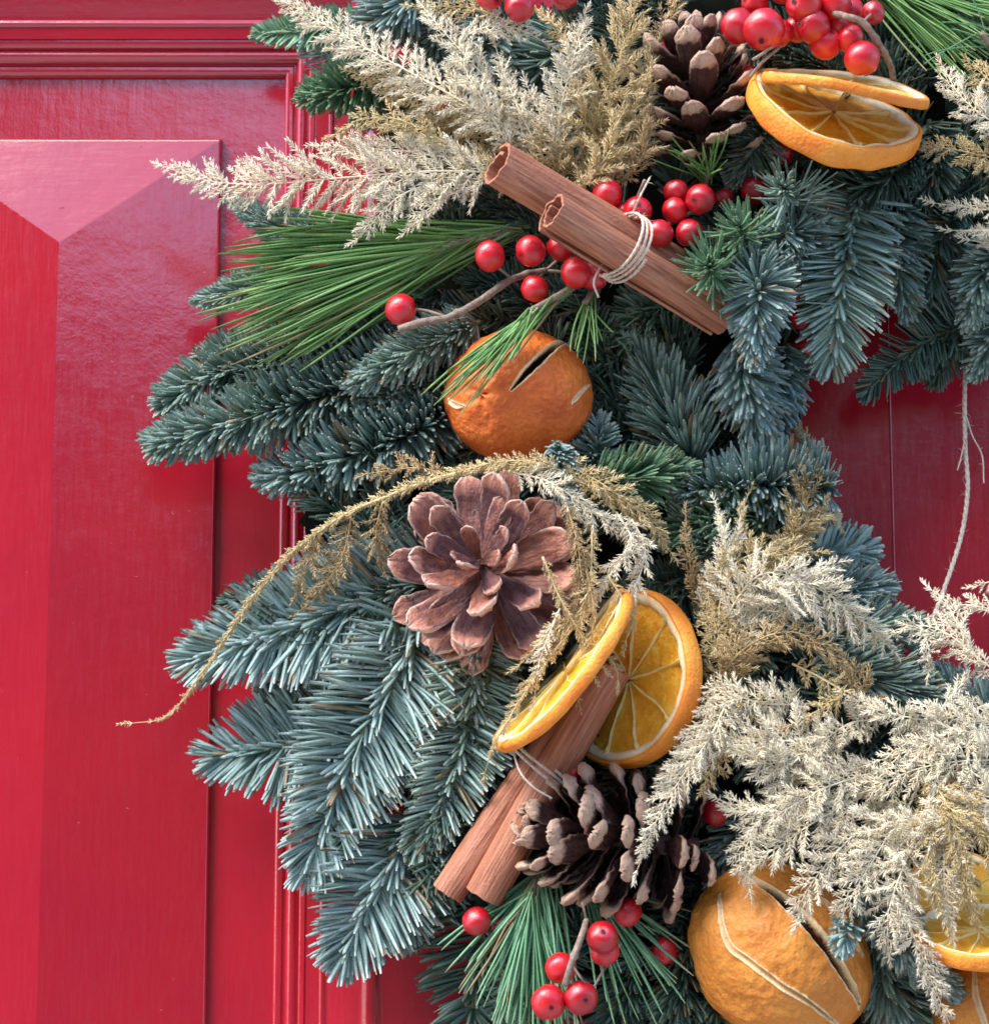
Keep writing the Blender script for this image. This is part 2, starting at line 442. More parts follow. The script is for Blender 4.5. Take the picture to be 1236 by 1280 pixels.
# ------------------------------------------------------------------ the door
def door():
    root = empty('door', at(150, 400, 0), 'glossy red painted wooden door with raised panel and stepped moulding behind the wreath', 'door')
    org = np.array(root.location)
    def part(name, V, F, mat, smooth=False):
        me = make_mesh(name, np.asarray(V, float) - org, F, mat, None, smooth)
        return obj(name, me, root)
    # field of the panel
    A = at(357, 98, 0); x0, z0 = A[0], A[2]
    xl, zb, xr, zt = -0.62, -0.60, 0.50, 0.62
    def grid(x1, x2, z1, z2, y, n=2):
        return [[x1, y, z1], [x2, y, z1], [x2, y, z2], [x1, y, z2]], [np.array([[0, 1, 2, 3]])]
    part('panel_field', *grid(xl, x0 + 0.002, zb, z0 + 0.002, 0.0), M['paint_v'])
    # raised panel: small step with a rounded arris, then four slopes meeting on a ridge
    C = at(278, 172, 3.4); cx, cz = C[0], C[2]
    R = at(74, 303, 13.5); rx, rz = R[0], R[2]
    lx = 2 * rx - cx
    bz = -0.75
    rings = []
    for off, y in ((0.0, 0.0), (-0.0002, -0.0022), (-0.0007, -0.0031), (-0.0015, -0.0034)):
        rings.append(([lx - off, cx + off], [bz - off, cz + off], y))
    V = []; F = []
    for xs, zs, y in rings: V += [[xs[1], y, zs[1]], [xs[0], y, zs[1]], [xs[0], y, zs[0]], [xs[1], y, zs[0]]]
    for r in range(3):
        for j in range(4):
            a = r * 4 + j; b = r * 4 + (j + 1) % 4
            F.append([a, b, b + 4, a + 4])
    V += [[rx, -0.0135, rz], [rx, -0.0135, bz + (cz - rz)]]
    F2 = [[12, 13, 16]]; Fq = [[13, 14, 17, 16], [15, 12, 16, 17]]; F3 = [[14, 15, 17]]
    me = make_mesh('raised_panel', np.asarray(V, float) - org, [np.array(F + Fq), np.array(F2 + F3)], None, None, False)
    me.materials.append(M['paint_v']); me.materials.append(M['paint_h'])
    mi = [0] * len(me.polygons)
    mi[len(F) + 2] = 1; mi[len(F) + 3] = 1
    for p, i in zip(me.polygons, mi): p.material_index = i
    o = obj('raised_panel', me, root)
    bv = o.modifiers.new('bevel', 'BEVEL'); bv.width = 0.0028; bv.segments = 3; bv.limit_method = 'ANGLE'; bv.angle_limit = math.radians(5)
    for p in me.polygons: p.use_smooth = True
    # moulding profile: distance out from the field in mm, height in mm
    prof = [(0, -1), (0.2, 2.2), (0.9, 3.2), (2.2, 3.7), (3.4, 3.6), (3.8, 3.0), (4.5, 2.9), (4.9, 3.6), (5.6, 5.2), (6.7, 6.2), (7.9, 6.6), (9.0, 6.3), (9.7, 5.6),
            (10.1, 5.6), (10.3, 7.4), (11.0, 8.0), (12.6, 8.3), (12.9, 7.7), (13.4, 7.7), (13.7, 8.6), (16, 8.9), (18.4, 9.2), (18.8, 9.9), (19.6, 10.3), (20.4, 10.2), (20.8, 9.8),
            (21.4, 9.8), (22.4, 10.1), (25, 10.9), (29, 12.2), (33, 13.4), (36, 14.1), (36.6, 14.9), (38, 15.2), (40.5, 15.0), (41.3, 14.0), (42.5, 13.9)]
    S = np.array(prof) / 1000
    n = len(S)
    H = np.concatenate([np.stack([np.full(n, xl), -S[:, 1], z0 + S[:, 0]], 1), np.stack([x0 + S[:, 0], -S[:, 1], z0 + S[:, 0]], 1)])
    Vv = np.concatenate([np.stack([x0 + S[:, 0], -S[:, 1], z0 + S[:, 0]], 1), np.stack([x0 + S[:, 0], -S[:, 1], np.full(n, zb)], 1)])
    i = np.arange(n - 1)
    q = np.stack([i, i + 1, n + i + 1, n + i], 1)
    oh = part('moulding', H, [q], M['paint_h'], True)
    ov = part('moulding', Vv, [q], M['paint_v'], True)
    for o in (oh, ov): o.modifiers.new('edges', 'EDGE_SPLIT').split_angle = math.radians(50)
    # rail above, stile to the right (a thin raised bead of paint runs down it inside the wreath)
    w = S[-1, 0]; ys = -S[-1, 1] + 0.0001
    part('rail', *grid(xl, x0 + w, z0 + w, zt, ys), M['paint_h'])
    part('stile', *grid(x0 + w, xr, zb, zt, ys), M['paint_v'])
    B = at(1112, 520, 14); bw = 0.0005
    cs = [(-bw, 0.0), (-bw * .8, 0.00015), (-bw * .3, 0.0003), (bw * .3, 0.0003), (bw * .8, 0.00015), (bw, 0.0)]
    zs = [zt, zb]
    V = [[B[0] + a, ys - h, z] for k, z in enumerate(zs) for a, h in cs]
    q = np.stack([np.arange(5), np.arange(5) + 1, np.arange(5) + 7, np.arange(5) + 6], 1)
    part('paint_ridge', V, [q], M['paint_v'], True)
door()

# ------------------------------------------------------------------ unseen surroundings: paving, and dark greenery added for its reflection in the gloss paint
def unseen_forecourt():
    g = make_mesh('ground', np.array([[-60, 2, -1.35], [60, 2, -1.35], [60, -90, -1.35], [-60, -90, -1.35]], float), [np.array([[0, 1, 2, 3]])], M['paving'])
    o = obj('ground', g); o['kind'] = 'structure'
    n, k = 90, 14
    V = []
    for i in range(n):
        x = -14 + 28 * i / (n - 1)
        top = 2.55 + (2.6 if x < -1.9 else 0) + 0.25 * mnoise.noise(Vector((x * 1.3, 0, 0)))  # height and left step shaped to darken what the door paint mirrors
        for j in range(k):
            f = j / (k - 1)
            if f < 0.7: y, z = -8.0, -1.35 + (top + 1.35) * f / 0.7
            else: y, z = -8.0 - 1.6 * (f - 0.7) / 0.3, top
            d = 0.22 * mnoise.noise(Vector((x * 2.1, z * 2.1, 3))) + 0.10 * mnoise.noise(Vector((x * 7, z * 7, 3)))
            V.append([x, y + d, z + 0.4 * d])
    i, j = np.meshgrid(np.arange(n - 1), np.arange(k - 1), indexing='ij')
    q = np.stack([i * k + j, (i + 1) * k + j, (i + 1) * k + j + 1, i * k + j + 1], -1).reshape(-1, 4)
    h = obj('added_hedge', make_mesh('added_hedge', np.array(V), [q], M['added_hedge']))
    h['kind'] = 'structure'
unseen_forecourt()

# ------------------------------------------------------------------ wreath base and deep foliage
WC = (1185, 615)
def ring_depth(px, py):
    r = math.hypot(px - WC[0], py - WC[1])
    q = 1 - ((r - 560) / 420) ** 2
    return 16 + 42 * math.sqrt(max(q, 0))

def wreath_base():
    c = at(WC[0], WC[1], 22)
    nu, nv = 420, 56
    V = []
    for i in range(nu):
        a = i * 2 * math.pi / nu
        for j in range(nv):
            b = j * 2 * math.pi / nv
            d = 1 + 0.10 * mnoise.noise(Vector((math.cos(a) * 60, math.sin(a) * 60, b * 9))) + 0.16 * mnoise.noise(Vector((math.cos(a) * 9, math.sin(a) * 9, b * 1.5)))
            r = (545 + 262 * math.cos(b) * d) * PX
            V.append([c[0] + r * math.cos(a), c[1] - 0.012 * math.sin(b) * d + 0.002, c[2] + r * math.sin(a)])
    i, j = np.meshgrid(np.arange(nu), np.arange(nv), indexing='ij')
    q = np.stack([i * nv + j, ((i + 1) % nu) * nv + j, ((i + 1) % nu) * nv + (j + 1) % nv, i * nv + (j + 1) % nv], -1).reshape(-1, 4)
    o = obj('wreath_base', make_mesh('wreath_base', np.array(V) - c, [q], M['core_shade']), None, c)
    tag(o, 'core ring under all the sprigs, coloured near black for the shade in the gaps', 'wreath')
wreath_base()

def sprig_arrays(pts, L, W, style, dens, tipfan=True, seed_stem=True):
    C, ln = curve([at(*p) for p in pts])
    T, S, N = frames(C)
    lpx = ln / PX
    k = {'comb': 1.05, 'brush': 1.7, 'star': 1.0, 'up': 1.6, 'hang': 1.3}[style] * dens
    n = max(30, int(lpx * k))
    if style == 'star': n = max(n, int(75 * dens))
    u = np.sort(rng.uniform(0.02, 1.0, n))
    nt = 14 if style != 'star' else 10
    if tipfan: u = np.concatenate([u, rng.uniform(0.96, 1.0, nt)])
    n = len(u)
    idx = u * (len(C) - 1)
    g = lambda A: np.stack([np.interp(idx, np.arange(len(C)), A[:, q]) for q in range(3)], 1)
    P, t, s, nn = g(C), nrm(g(T)), nrm(g(S)), nrm(g(N))
    sg = np.where(rng.random(n) < 0.5, -1.0, 1.0)
    lf = np.ones(n)
    top = np.zeros(n, bool)
    if style == 'comb':
        phi = sg * np.radians(rng.normal(80, 13, n))
        top = rng.random(n) < 0.22
        phi[top] = np.radians(rng.normal(0, 38, top.sum()))
        lf[top] = rng.uniform(0.35, 0.6, top.sum())
        a0, a1 = 72, 16
    elif style == 'brush':
        phi = np.radians(rng.uniform(-125, 125, n)); a0, a1 = 62, 16
    elif style == 'up':
        phi = np.radians(rng.uniform(-108, 108, n)); a0, a1 = 86, 44
    elif style == 'hang':
        phi = np.radians(rng.normal(75, 22, n)); a0, a1 = 66, 18
    else:
        phi = rng.uniform(0, 2 * math.pi, n); a0, a1 = 82, 14
    al = np.radians(a0 + (a1 - a0) * u ** (5 if style != 'star' else 1.6) + rng.normal(0, 6.5, n))
    al[top] *= 0.62
    if tipfan:
        al[-nt:] = np.radians(rng.uniform(2, 38, nt))
        phi[-nt:] = rng.uniform(-2.2, 2.2, nt)
    D = nrm(np.cos(al)[:, None] * t + np.sin(al)[:, None] * (np.cos(phi)[:, None] * nn + np.sin(phi)[:, None] * s))
    Ln = L * PX * lf * (0.72 + 0.28 * np.sin(np.clip(u * 1.25 + 0.12, 0, 1) * math.pi) ** 0.6) * rng.uniform(0.82, 1.1, n)
    Ln *= 1 - 0.38 * u ** 8
    B = t * rng.uniform(0.02 if style in ('up', 'comb') else 0.06, 0.13 if style in ('up', 'comb') else 0.22, n)[:, None] + nn * rng.uniform(-0.02, 0.14, n)[:, None] + rng.normal(0, 0.035, (n, 3))
    if style in ('brush', 'up'): B += nn * 0.08
    mixv = nrm(np.array([[0, -0.85, 0.5]]) + rng.normal(0, 0.3, (n, 3)))
    Sd = np.cross(D, mixv)
    Wn = W * PX * rng.uniform(0.85, 1.15, n)
    V, Q, tt = needles(P, D, B, Sd, Ln, Wn, Wn * 0.34)
    rnd = np.repeat(rng.random(n), 20)
    return C, ln, V, Q, tt, rnd

def fir(label, shoots, group='fir branches of the wreath'):
    """one cut fir branch: each shoot is (points, needle length px, width px, style, density, tone)"""
    root = empty('fir_branch', at(*shoots[0][0][0]), label, 'fir branch', group)
    org = np.array(root.location)
    for pts, L, W, style, dens, tone in shoots:
        C, ln, V, Q, tt, rnd = sprig_arrays(pts, L, W, style, dens)
        V[:, 1] = np.minimum(V[:, 1], np.where(V[:, 0] > at(380, 640, 0)[0], -0.0155, -0.0045))
        c0 = C[0]
        Tv, Tf = tube(C, np.linspace(0.0011, 0.0006, len(C)), 6)
        tw = obj('twig', make_mesh('twig', Tv - c0, Tf, M['stem']), root, c0 - org)
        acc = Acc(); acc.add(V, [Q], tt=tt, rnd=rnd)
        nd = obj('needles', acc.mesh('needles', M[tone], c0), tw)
        nd['kind'] = 'stuff'
    return root

def deep_foliage():
    acc = Acc()
    for k in range(330):
        a = rng.uniform(math.radians(70), math.radians(290)); r = rng.uniform(215, 830) if k % 4 else rng.uniform(330, 740)
        px, py = WC[0] + r * math.cos(a), WC[1] - r * math.sin(a)
        if not (-60 < px < 1300 and -60 < py < 1340): continue
        d = ring_depth(px, py) - 10
        b = a + rng.normal(0, 0.8)
        l = rng.uniform(60, 110)
        qx, qy = px + l * math.cos(b), py - l * math.sin(b)
        pts = [(px, py, d), ((px + qx) / 2, (py + qy) / 2, d + 2), (qx, qy, min(d, ring_depth(qx, qy)) - 2)]
        C, ln, V, Q, tt, rnd = sprig_arrays(pts, rng.uniform(34, 48), 4.6, 'brush', 0.62)
        V[:, 1] = np.minimum(V[:, 1], -0.0155)
        acc.add(V, [Q], tt=tt, rnd=rnd)
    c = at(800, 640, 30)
    o = obj('fir_foliage', acc.mesh('fir_foliage', M['fir_dark_shade'], c), None, c)
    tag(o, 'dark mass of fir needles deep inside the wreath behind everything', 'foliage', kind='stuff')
deep_foliage()

# ------------------------------------------------------------------ pine tufts (long thin needles)
def pine(label, root_pts, tips, n, W, tone, curl=0.06, spread=1.0, long=1.0, name='pine_tuft', group='tufts of long pine needles'):
    """root_pts: the twig; tips: list of control tips (px,py,mm) between which the needle ends are spread"""
    C, ln = curve([at(*p) for p in root_pts])
    root = empty(name, C[0], label, 'pine needles', group)
    P = C[rng.integers(0, len(C), n)] + rng.normal(0, 0.0010, (n, 3))
    tp = np.array([at(*t) for t in tips])
    w = rng.uniform(0, len(tp) - 1.0001, n); i = w.astype(int); f = (w - i)[:, None]
    E = tp[i] * (1 - f) + tp[i + 1] * f + rng.normal(0, 0.0030 * spread, (n, 3)) * np.array([1, 0.8, 1])
    d = E - P
    fac = rng.uniform(0.72, 1.04, n) * long
    E = P + d * fac[:, None]
    d = E - P; L = np.linalg.norm(d, axis=1)
    perp = nrm(np.cross(d, np.broadcast_to(VIEW, d.shape)))
    sag = perp * rng.normal(0, curl, n)[:, None] + np.array([0, -1, 0.0]) * rng.uniform(0, curl, n)[:, None] + np.array([0, 0, -1.0]) * abs(curl) * 0.6
    D = d / L[:, None] - sag
    Dn = np.linalg.norm(D, axis=1)
    V, Q, tt = needles(P, D / Dn[:, None], sag / Dn[:, None], np.cross(D, nrm(VIEW + rng.normal(0, 0.4, (n, 3)))), L * Dn, W * PX * rng.uniform(0.8, 1.2, n), W * 0.7 * PX * np.ones(n),
                       taper=(0.8, 1, 1, 1, 0.95, 0.8, 0.3), ts=(0, 0.15, 0.35, 0.55, 0.75, 0.92, 1.0))
    V[:, 1] = np.minimum(V[:, 1], -0.006)
    acc = Acc(); acc.add(V, [Q], tt=tt, rnd=np.repeat(rng.random(n), 28))
    nd = obj('needles', acc.mesh('needles', M[tone], C[0]), root); nd['kind'] = 'stuff'
    Tv, Tf = tube(C, 0.0012, 7)
    obj('twig', make_mesh('twig', Tv - C[0], Tf, M['twig']), root)

# ------------------------------------------------------------------ gilded fern fronds
LCLS = (14, 22, 32, 44, 58, 76)
_leaf = {}
def leaf_mesh(cls, var, tone, blen=10.5, dens=1.0, fuzz=0.35):
    key = (cls, var, tone, blen, dens, fuzz)
    if key in _leaf: return _leaf[key]
    r = np.random.default_rng(hash((cls, var, int(blen * 10))) % 99991)
    Lp = LCLS[cls]
    bend = r.uniform(-0.22, 0.28)
    bz = r.uniform(-0.15, 0.3)
    def cen(t): return np.stack([bend * Lp * t ** 2, Lp * t, bz * Lp * t ** 2], -1)
    n = int(Lp / 2.8 * dens)
    t = np.repeat(np.linspace(0.04, 0.985, n), 4) + r.normal(0, 0.006, n * 4)
    t = np.clip(t, 0, 1)
    P = cen(t)
    az = np.tile(np.array([0, math.pi, math.pi / 2, -math.pi / 2]), n) + r.normal(0, 0.45, n * 4)
    keep = (r.random(n * 4) < np.tile(np.array([1, 1, 0.75, 0.25]), n))
    al = np.radians(r.normal(48, 13, n * 4)) * (1 - 0.45 * t ** 4)
    tg = nrm(np.stack([2 * bend * t, np.ones_like(t), 2 * bz * t], -1))
    sx = nrm(np.cross(tg, np.array([0, 0, 1.0]))); zz = np.cross(sx, tg)
    D = np.cos(al)[:, None] * tg + np.sin(al)[:, None] * (np.cos(az)[:, None] * sx + np.sin(az)[:, None] * zz)
    ll = blen * (0.62 + 0.38 * np.sin(np.clip(t + 0.15, 0, 1) * math.pi)) * r.uniform(0.65, 1.1, n * 4) * min(1, 0.62 + Lp / 90)
    B = tg * 0.15 + r.normal(0, fuzz * 0.22, (n * 4, 3))
    P, D, B, ll, t = P[keep], D[keep], B[keep], ll[keep], t[keep]
    V, q, tr, tt, m = spikes(P * PX, D, B, ll * PX, np.full(len(P), 1.45 * PX))
    acc = Acc(); acc.add(V, [q, tr], tt=tt)
    Cc = cen(np.linspace(0, 1, 6)) * PX
    Tv, Tf = tube(Cc, np.linspace(0.9, 0.35, 6) * PX, 4, caps=False)
    acc.add(Tv, Tf, tt=0.1)
    _leaf[key] = acc.mesh('leaflet', M[tone])
    return _leaf[key]

def frond(root, pts, wl, wr, tone, sp=8.0, ang=52, plane=20, blen=11.5, view=VIEW, prof=0.75, base=0.5, stem_r=1.5, rng_len=(0.8, 1.12), dens=1.0, start=0.05, flop=0.0):
    org = np.array(root.location)
    C, ln = curve([at(*p) for p in pts])
    T, S, N = frames(C, nrm(view))
    c0 = C[0]
    Tv, Tf = tube(C, np.linspace(stem_r, 0.45, len(C)) * PX, 6)
    fr = obj('frond', make_mesh('frond', Tv - c0, Tf, M[tone], {'tt': np.full(len(Tv), 0.3)}), root, c0 - org)
    nn = max(4, int(ln / PX / (sp * 1.25)))
    for i in range(nn + 1):
        u = start + (1 - start) * i / nn
        k = u * (len(C) - 1); a = int(min(k, len(C) - 2)); f = k - a
        p = C[a] * (1 - f) + C[a + 1] * f
        t, s, n_ = T[a], S[a], N[a]
        env = (base + (1 - base) * min(1, u / 0.35)) * max(0.0, 1 - u ** 2.2) ** prof + 0.10
        for side in ((-1, 1) if i < nn else (0,)):
            w = wl if side < 0 else wr
            L = w * env * rng.uniform(*rng_len) if side else 16
            if L < 6 or (side and rng.random() < 0.08): continue
            al = math.radians((ang - 16 * u ** 2) + rng.normal(0, 9)) if side else 0.0
            ph = math.radians(rng.normal(0, plane))
            side_v = s * math.cos(ph) * (side or 1) + n_ * math.sin(ph)
            Y = nrm(math.cos(al) * t + math.sin(al) * side_v + np.array([0, 0, -flop]))
            roll = math.radians(rng.normal(0, plane * 1.2))
            Z = nrm(n_ - Y * np.dot(n_, Y)); X = np.cross(Y, Z)
            if side > 0: X = -X; Z = Z
            X2 = nrm(X * math.cos(roll) + Z * math.sin(roll)); Z2 = np.cross(X2, Y)
            cls = int(np.argmin([abs(math.log(c / L)) for c in LCLS]))
            sc_ = L / LCLS[cls]
            me = leaf_mesh(cls, int(rng.integers(0, 5)), tone, blen, dens)
            q = p - c0
            sx = max(0.85, min(1.15, sc_))
            Mx = Matrix(((X2[0] * sx, Y[0] * sc_, Z2[0] * sx, q[0]), (X2[1] * sx, Y[1] * sc_, Z2[1] * sx, q[1]), (X2[2] * sx, Y[2] * sc_, Z2[2] * sx, q[2]), (0, 0, 0, 1)))
            o = bpy.data.objects.new('leaflet', me)
            col.objects.link(o); o.parent = fr; o.matrix_basis = Mx

def fern(label, fronds, group='sprays of gilded fern'):
    root = empty('fern_spray', at(*fronds[0][0][0]), label, 'fern', group)
    for f in fronds:
        pts, wl, wr, tone = f[:4]
        frond(root, pts, wl, wr, tone, **(f[4] if len(f) > 4 else {}))
    return root

# ------------------------------------------------------------------ pine cones
def scale_mesh(mat, l, w, curl, seed, tipthick=0.09, cup=0.10, round_=0.30):
    r = np.random.default_rng(seed)
    nu, nv = 9, 12
    u = np.linspace(-1, 1, nu); v = np.linspace(0, 1, nv) ** 0.85
    U, Vv = np.meshgrid(u, v)
    sm = np.clip(Vv / 0.6, 0, 1); sm = sm * sm * (3 - 2 * sm)
    hw = 0.5 * w * (0.32 + 0.68 * sm) * (1 + 0.05 * r.normal(0, 1, U.shape[0])[:, None] * (Vv > 0.15))
    e = np.clip((Vv - (1 - round_)) / round_, 0, 1)
    hw = hw * np.sqrt(np.clip(1 - e ** 2 * 0.93, 0, 1))
    X = U * hw + 0.02 * w * np.sin(Vv * 7 + seed)
    Y = Vv * l
    cu = curl * l * Vv ** 2.2 - cup * w * (1 - U ** 2) * (0.3 + 0.7 * Vv) + 0.035 * w * r.normal(0, 1, U.shape) * (Vv > 0.1) + 0.05 * w * np.exp(-(U / 0.22) ** 2) * Vv
    th = l * (0.035 + (tipthick - 0.035) * np.clip((Vv - 0.68) / 0.25, 0, 1)) * np.sqrt(np.clip(1 - np.abs(U) ** 4 * 0.75, 0, 1)) * (1 - 0.6 * e ** 4)
    umbo = tipthick * l * 0.35 * np.exp(-((Vv - 0.84) / 0.08) ** 2 - (U / 0.4) ** 2)
    Zt, Zb = cu + th / 2, cu - th / 2 - umbo
    top = np.stack([X, Y, Zt], -1).reshape(-1, 3); bot = np.stack([X, Y, Zb], -1).reshape(-1, 3)
    V = np.concatenate([top, bot]); m = nu * nv
    i, j = np.meshgrid(np.arange(nv - 1), np.arange(nu - 1), indexing='ij')
    q = np.stack([i * nu + j, i * nu + j + 1, (i + 1) * nu + j + 1, (i + 1) * nu + j], -1).reshape(-1, 4)
    F = [q, q[:, ::-1] + m]
    ed = [(i_ * nu, (i_ + 1) * nu) for i_ in range(nv - 1)] + [((nv - 1) * nu + j_, (nv - 1) * nu + j_ + 1) for j_ in range(nu - 1)] + [((i_ + 1) * nu + nu - 1, i_ * nu + nu - 1) for i_ in range(nv - 1)]
    F.append(np.array([[a, b, b + m, a + m] for a, b in ed]))
    edge = np.maximum(np.abs(U) * np.clip(Vv * 1.6, 0, 1), np.clip((Vv - 0.5) / 0.5, 0, 1) ** 1.5).ravel()
    return make_mesh('scale', V, F, mat, {'tt': np.tile(Vv.ravel(), 2), 'edge': np.tile(edge, 2), 'up': np.concatenate([np.ones(m), np.zeros(m)])})

def cone(label, tip, base, R, n, mat, open0, open1, lmin, wr, curl, jitter=5, round_=0.3, tipthick=0.09, start=0.0, peak=0.55, z0=0.0, cup=0.1):
    tip, base = at(*tip), at(*base)
    ax = nrm(tip - base); H = np.linalg.norm(tip - base)
    root = empty('pine_cone', base, label, 'pine cone', 'pine cones in the wreath')
    ref = nrm(np.cross(ax, [0.3, 0.1, 0.9])); ref2 = np.cross(ax, ref)
    ms = [scale_mesh(mat, 1.0, wr * k, curl, s, round_=round_, tipthick=tipthick, cup=cup) for s, k in ((1, 1.0), (2, 1.12), (3, 0.9), (4, 1.04))]
    Cc = np.array([base + ax * H * t for t in np.linspace(-0.04, 0.80, 10)])
    Tv, Tf = tube(Cc, R * 0.14 * np.sqrt(np.linspace(1, 0.1, 10)), 10)
    obj('core', make_mesh('core', Tv - base, Tf, M['cone_core']), root)
    for i in range(n):
        f = start + (1 - start) * ((i + 0.5) / n) ** 0.85     # 0 at the tip, 1 at the base
        th = i * 2.39996 + z0 + math.radians(rng.normal(0, jitter))
        rad = ref * math.cos(th) + ref2 * math.sin(th)
        be = math.radians(open0 + (open1 - open0) * f ** 0.75 + rng.normal(0, jitter))
        Y = nrm(math.cos(be) * ax + math.sin(be) * rad)
        Zv = nrm(math.sin(be) * ax - math.cos(be) * rad)
        ro = math.radians(rng.normal(0, jitter))
        X = nrm(np.cross(Y, Zv) * math.cos(ro) + Zv * math.sin(ro)); Zv = np.cross(X, Y)
        env = lmin + (1 - lmin) * math.sin(math.pi * min(1, f / peak) / 2) if f < peak else 1 - 0.25 * ((f - peak) / (1 - peak)) ** 2
        L = R * 0.94 * env * rng.uniform(0.93, 1.07)
        p = ax * H * (1 - f) * 0.88 + rad * R * 0.10 * math.sqrt(f)
        Mx = Matrix(((X[0] * L, Y[0] * L, Zv[0] * L, p[0]), (X[1] * L, Y[1] * L, Zv[1] * L, p[1]), (X[2] * L, Y[2] * L, Zv[2] * L, p[2]), (0, 0, 0, 1)))
        o = bpy.data.objects.new('scale', ms[int(rng.integers(0, 4))])
        col.objects.link(o); o.parent = root; o.matrix_basis = Mx
    return root

# ------------------------------------------------------------------ berries
def berry_meshes():
    nu, nv = 28, 18
    out = []
    for s in range(3):
        V = []
        for j in range(nv + 1):
            b = math.pi * j / nv
            for i in range(nu):
                a = 2 * math.pi * i / nu
                n = Vector((math.sin(b) * math.cos(a), math.sin(b) * math.sin(a), math.cos(b)))
                k = 1 + 0.06 * mnoise.noise(n * 1.6 + Vector((s * 9, 0, 0)))
                k -= 0.09 * math.exp(-(b / 0.30) ** 2)
                V.append([n.x * k, n.y * k, n.z * k * 0.96])
        j, i = np.meshgrid(np.arange(nv), np.arange(nu), indexing='ij')
        q = np.stack([j * nu + i, (j + 1) * nu + i, (j + 1) * nu + (i + 1) % nu, j * nu + (i + 1) % nu], -1).reshape(-1, 4)
        out.append(make_mesh('berry', np.array(V), [q], M['berry']))
    # calyx: a tiny ragged dark star sunk in the end of the berry
    V = [[0, 0, 0.93]]
    k = 10
    for i in range(k):
        a = 2 * math.pi * i / k; r = 0.10 if i % 2 else 0.17
        V.append([r * math.cos(a), r * math.sin(a), 0.925 + (0.035 if i % 2 else 0.05)])
    F = np.array([[0, 1 + i, 1 + (i + 1) % k] for i in range(k)])
    return out, make_mesh('calyx', np.array(V), [F], M['calyx'])
BM, CALYX = berry_meshes()

def berries(label, items, twigs=(), name='berry_sprig'):
    """items: (px, py, radius px, mm[, calyx dx, dy]); twigs: (points, radius px)"""
    c = at(items[0][0], items[0][1], items[0][3])
    root = empty(name, c, label, 'berries', 'red berries in the wreath')
    for it in items:
        px, py, r, mm = it[:4]
        dx, dy = it[4:6] if len(it) > 4 else (rng.uniform(-1, 1), rng.uniform(-1.1, 0.3))
        p = at(px, py, mm)
        z = nrm(np.array([dx * 1.1, -0.75 if len(it) > 4 else rng.uniform(-0.8, 0.5), dy * 1.1]))
        q = Vector(z).to_track_quat('Z', 'Y')
        Mx = Matrix.LocRotScale(Vector(p - c), q, Vector((r * PX,) * 3) * (1 - 0.0005 * (mm - 50)))
        o = obj('berry', BM[int(rng.integers(0, 3))], root, basis=Mx)
        obj('calyx', CALYX, o)
    for pts, r in twigs:
        C, ln = curve([at(*p) for p in pts])
        rr = r * PX * (1 + 0.12 * np.array([mnoise.noise(Vector(x * 300)) for x in C])) * np.linspace(1.0, 0.85, len(C))
        knots = (rng.random(len(C)) < 0.06) * 0.35 + 1
        Tv, Tf = tube(C, rr * knots, 9)
        o = obj('twig', make_mesh('twig', Tv - C[0], Tf, M['twig']), root, C[0] - c)
    return root
# ------------------------------------------------------------------ cinnamon bundles
def quill(root, a, b, rad, turns=1.55, seed=0, flat=0.9, roll=0.0):
    """one rolled quill of bark from point a to point b"""
    r = np.random.default_rng(seed)
    A, Bp = at(*a), at(*b)
    ax = Bp - A; H = np.linalg.norm(ax); Z = ax / H
    X = nrm(np.cross(Z, VIEW)); Y = np.cross(Z, X)
    nt, nz = 56, 46
    th = np.linspace(0, turns * 2 * math.pi, nt)
    R = rad * PX
    rr = R * (1 - 0.42 * th / th[-1])
    wall = R * 0.13
    V = []
    for k in range(nz):
        z = H * k / (nz - 1)
        zz = z
        for side in (1, 0):
            for i in range(nt):
                q = rr[i] * (1 + 0.045 * mnoise.noise(Vector((math.cos(th[i]) * 1.7 + seed, math.sin(th[i]) * 1.7, z * 22)))
                             + 0.03 * mnoise.noise(Vector((math.cos(th[i]) * 7 + seed, math.sin(th[i]) * 7, z * 35)))) - (0 if side else wall)
                ang = th[i] + roll + 0.25 * z / H
                e = 0.0
                if k in (0, nz - 1): e = 0.0009 * mnoise.noise(Vector((th[i] * 2.2, seed, k)))
                V.append([q * math.cos(ang), q * math.sin(ang) * flat + 0.0012 * math.sin(z / H * math.pi + seed), zz + e])
    V = np.array(V); m = 2 * nt
    F = []
    k, i = np.meshgrid(np.arange(nz - 1), np.arange(nt - 1), indexing='ij')
    o1 = np.stack([k * m + i, k * m + i + 1, (k + 1) * m + i + 1, (k + 1) * m + i], -1).reshape(-1, 4)
    F.append(o1); F.append(o1[:, ::-1] + nt)
    k = np.arange(nz - 1)
    for i in (0, nt - 1):
        F.append(np.stack([k * m + i, (k + 1) * m + i, (k + 1) * m + nt + i, k * m + nt + i], 1))
    i = np.arange(nt - 1)
    for kk in (0, nz - 1):
        F.append(np.stack([kk * m + i, kk * m + i + 1, kk * m + nt + i + 1, kk * m + nt + i], 1))
    p = A - np.array(root.location)
    Mx = Matrix(((X[0], Y[0], Z[0], p[0]), (X[1], Y[1], Z[1], p[1]), (X[2], Y[2], Z[2], p[2]), (0, 0, 0, 1)))
    me = make_mesh('cinnamon_stick', V, F, M['cinnamon'])
    o = obj('cinnamon_stick', me, root, basis=Mx)
    o.modifiers.new('edges', 'EDGE_SPLIT').split_angle = math.radians(55)
    return o

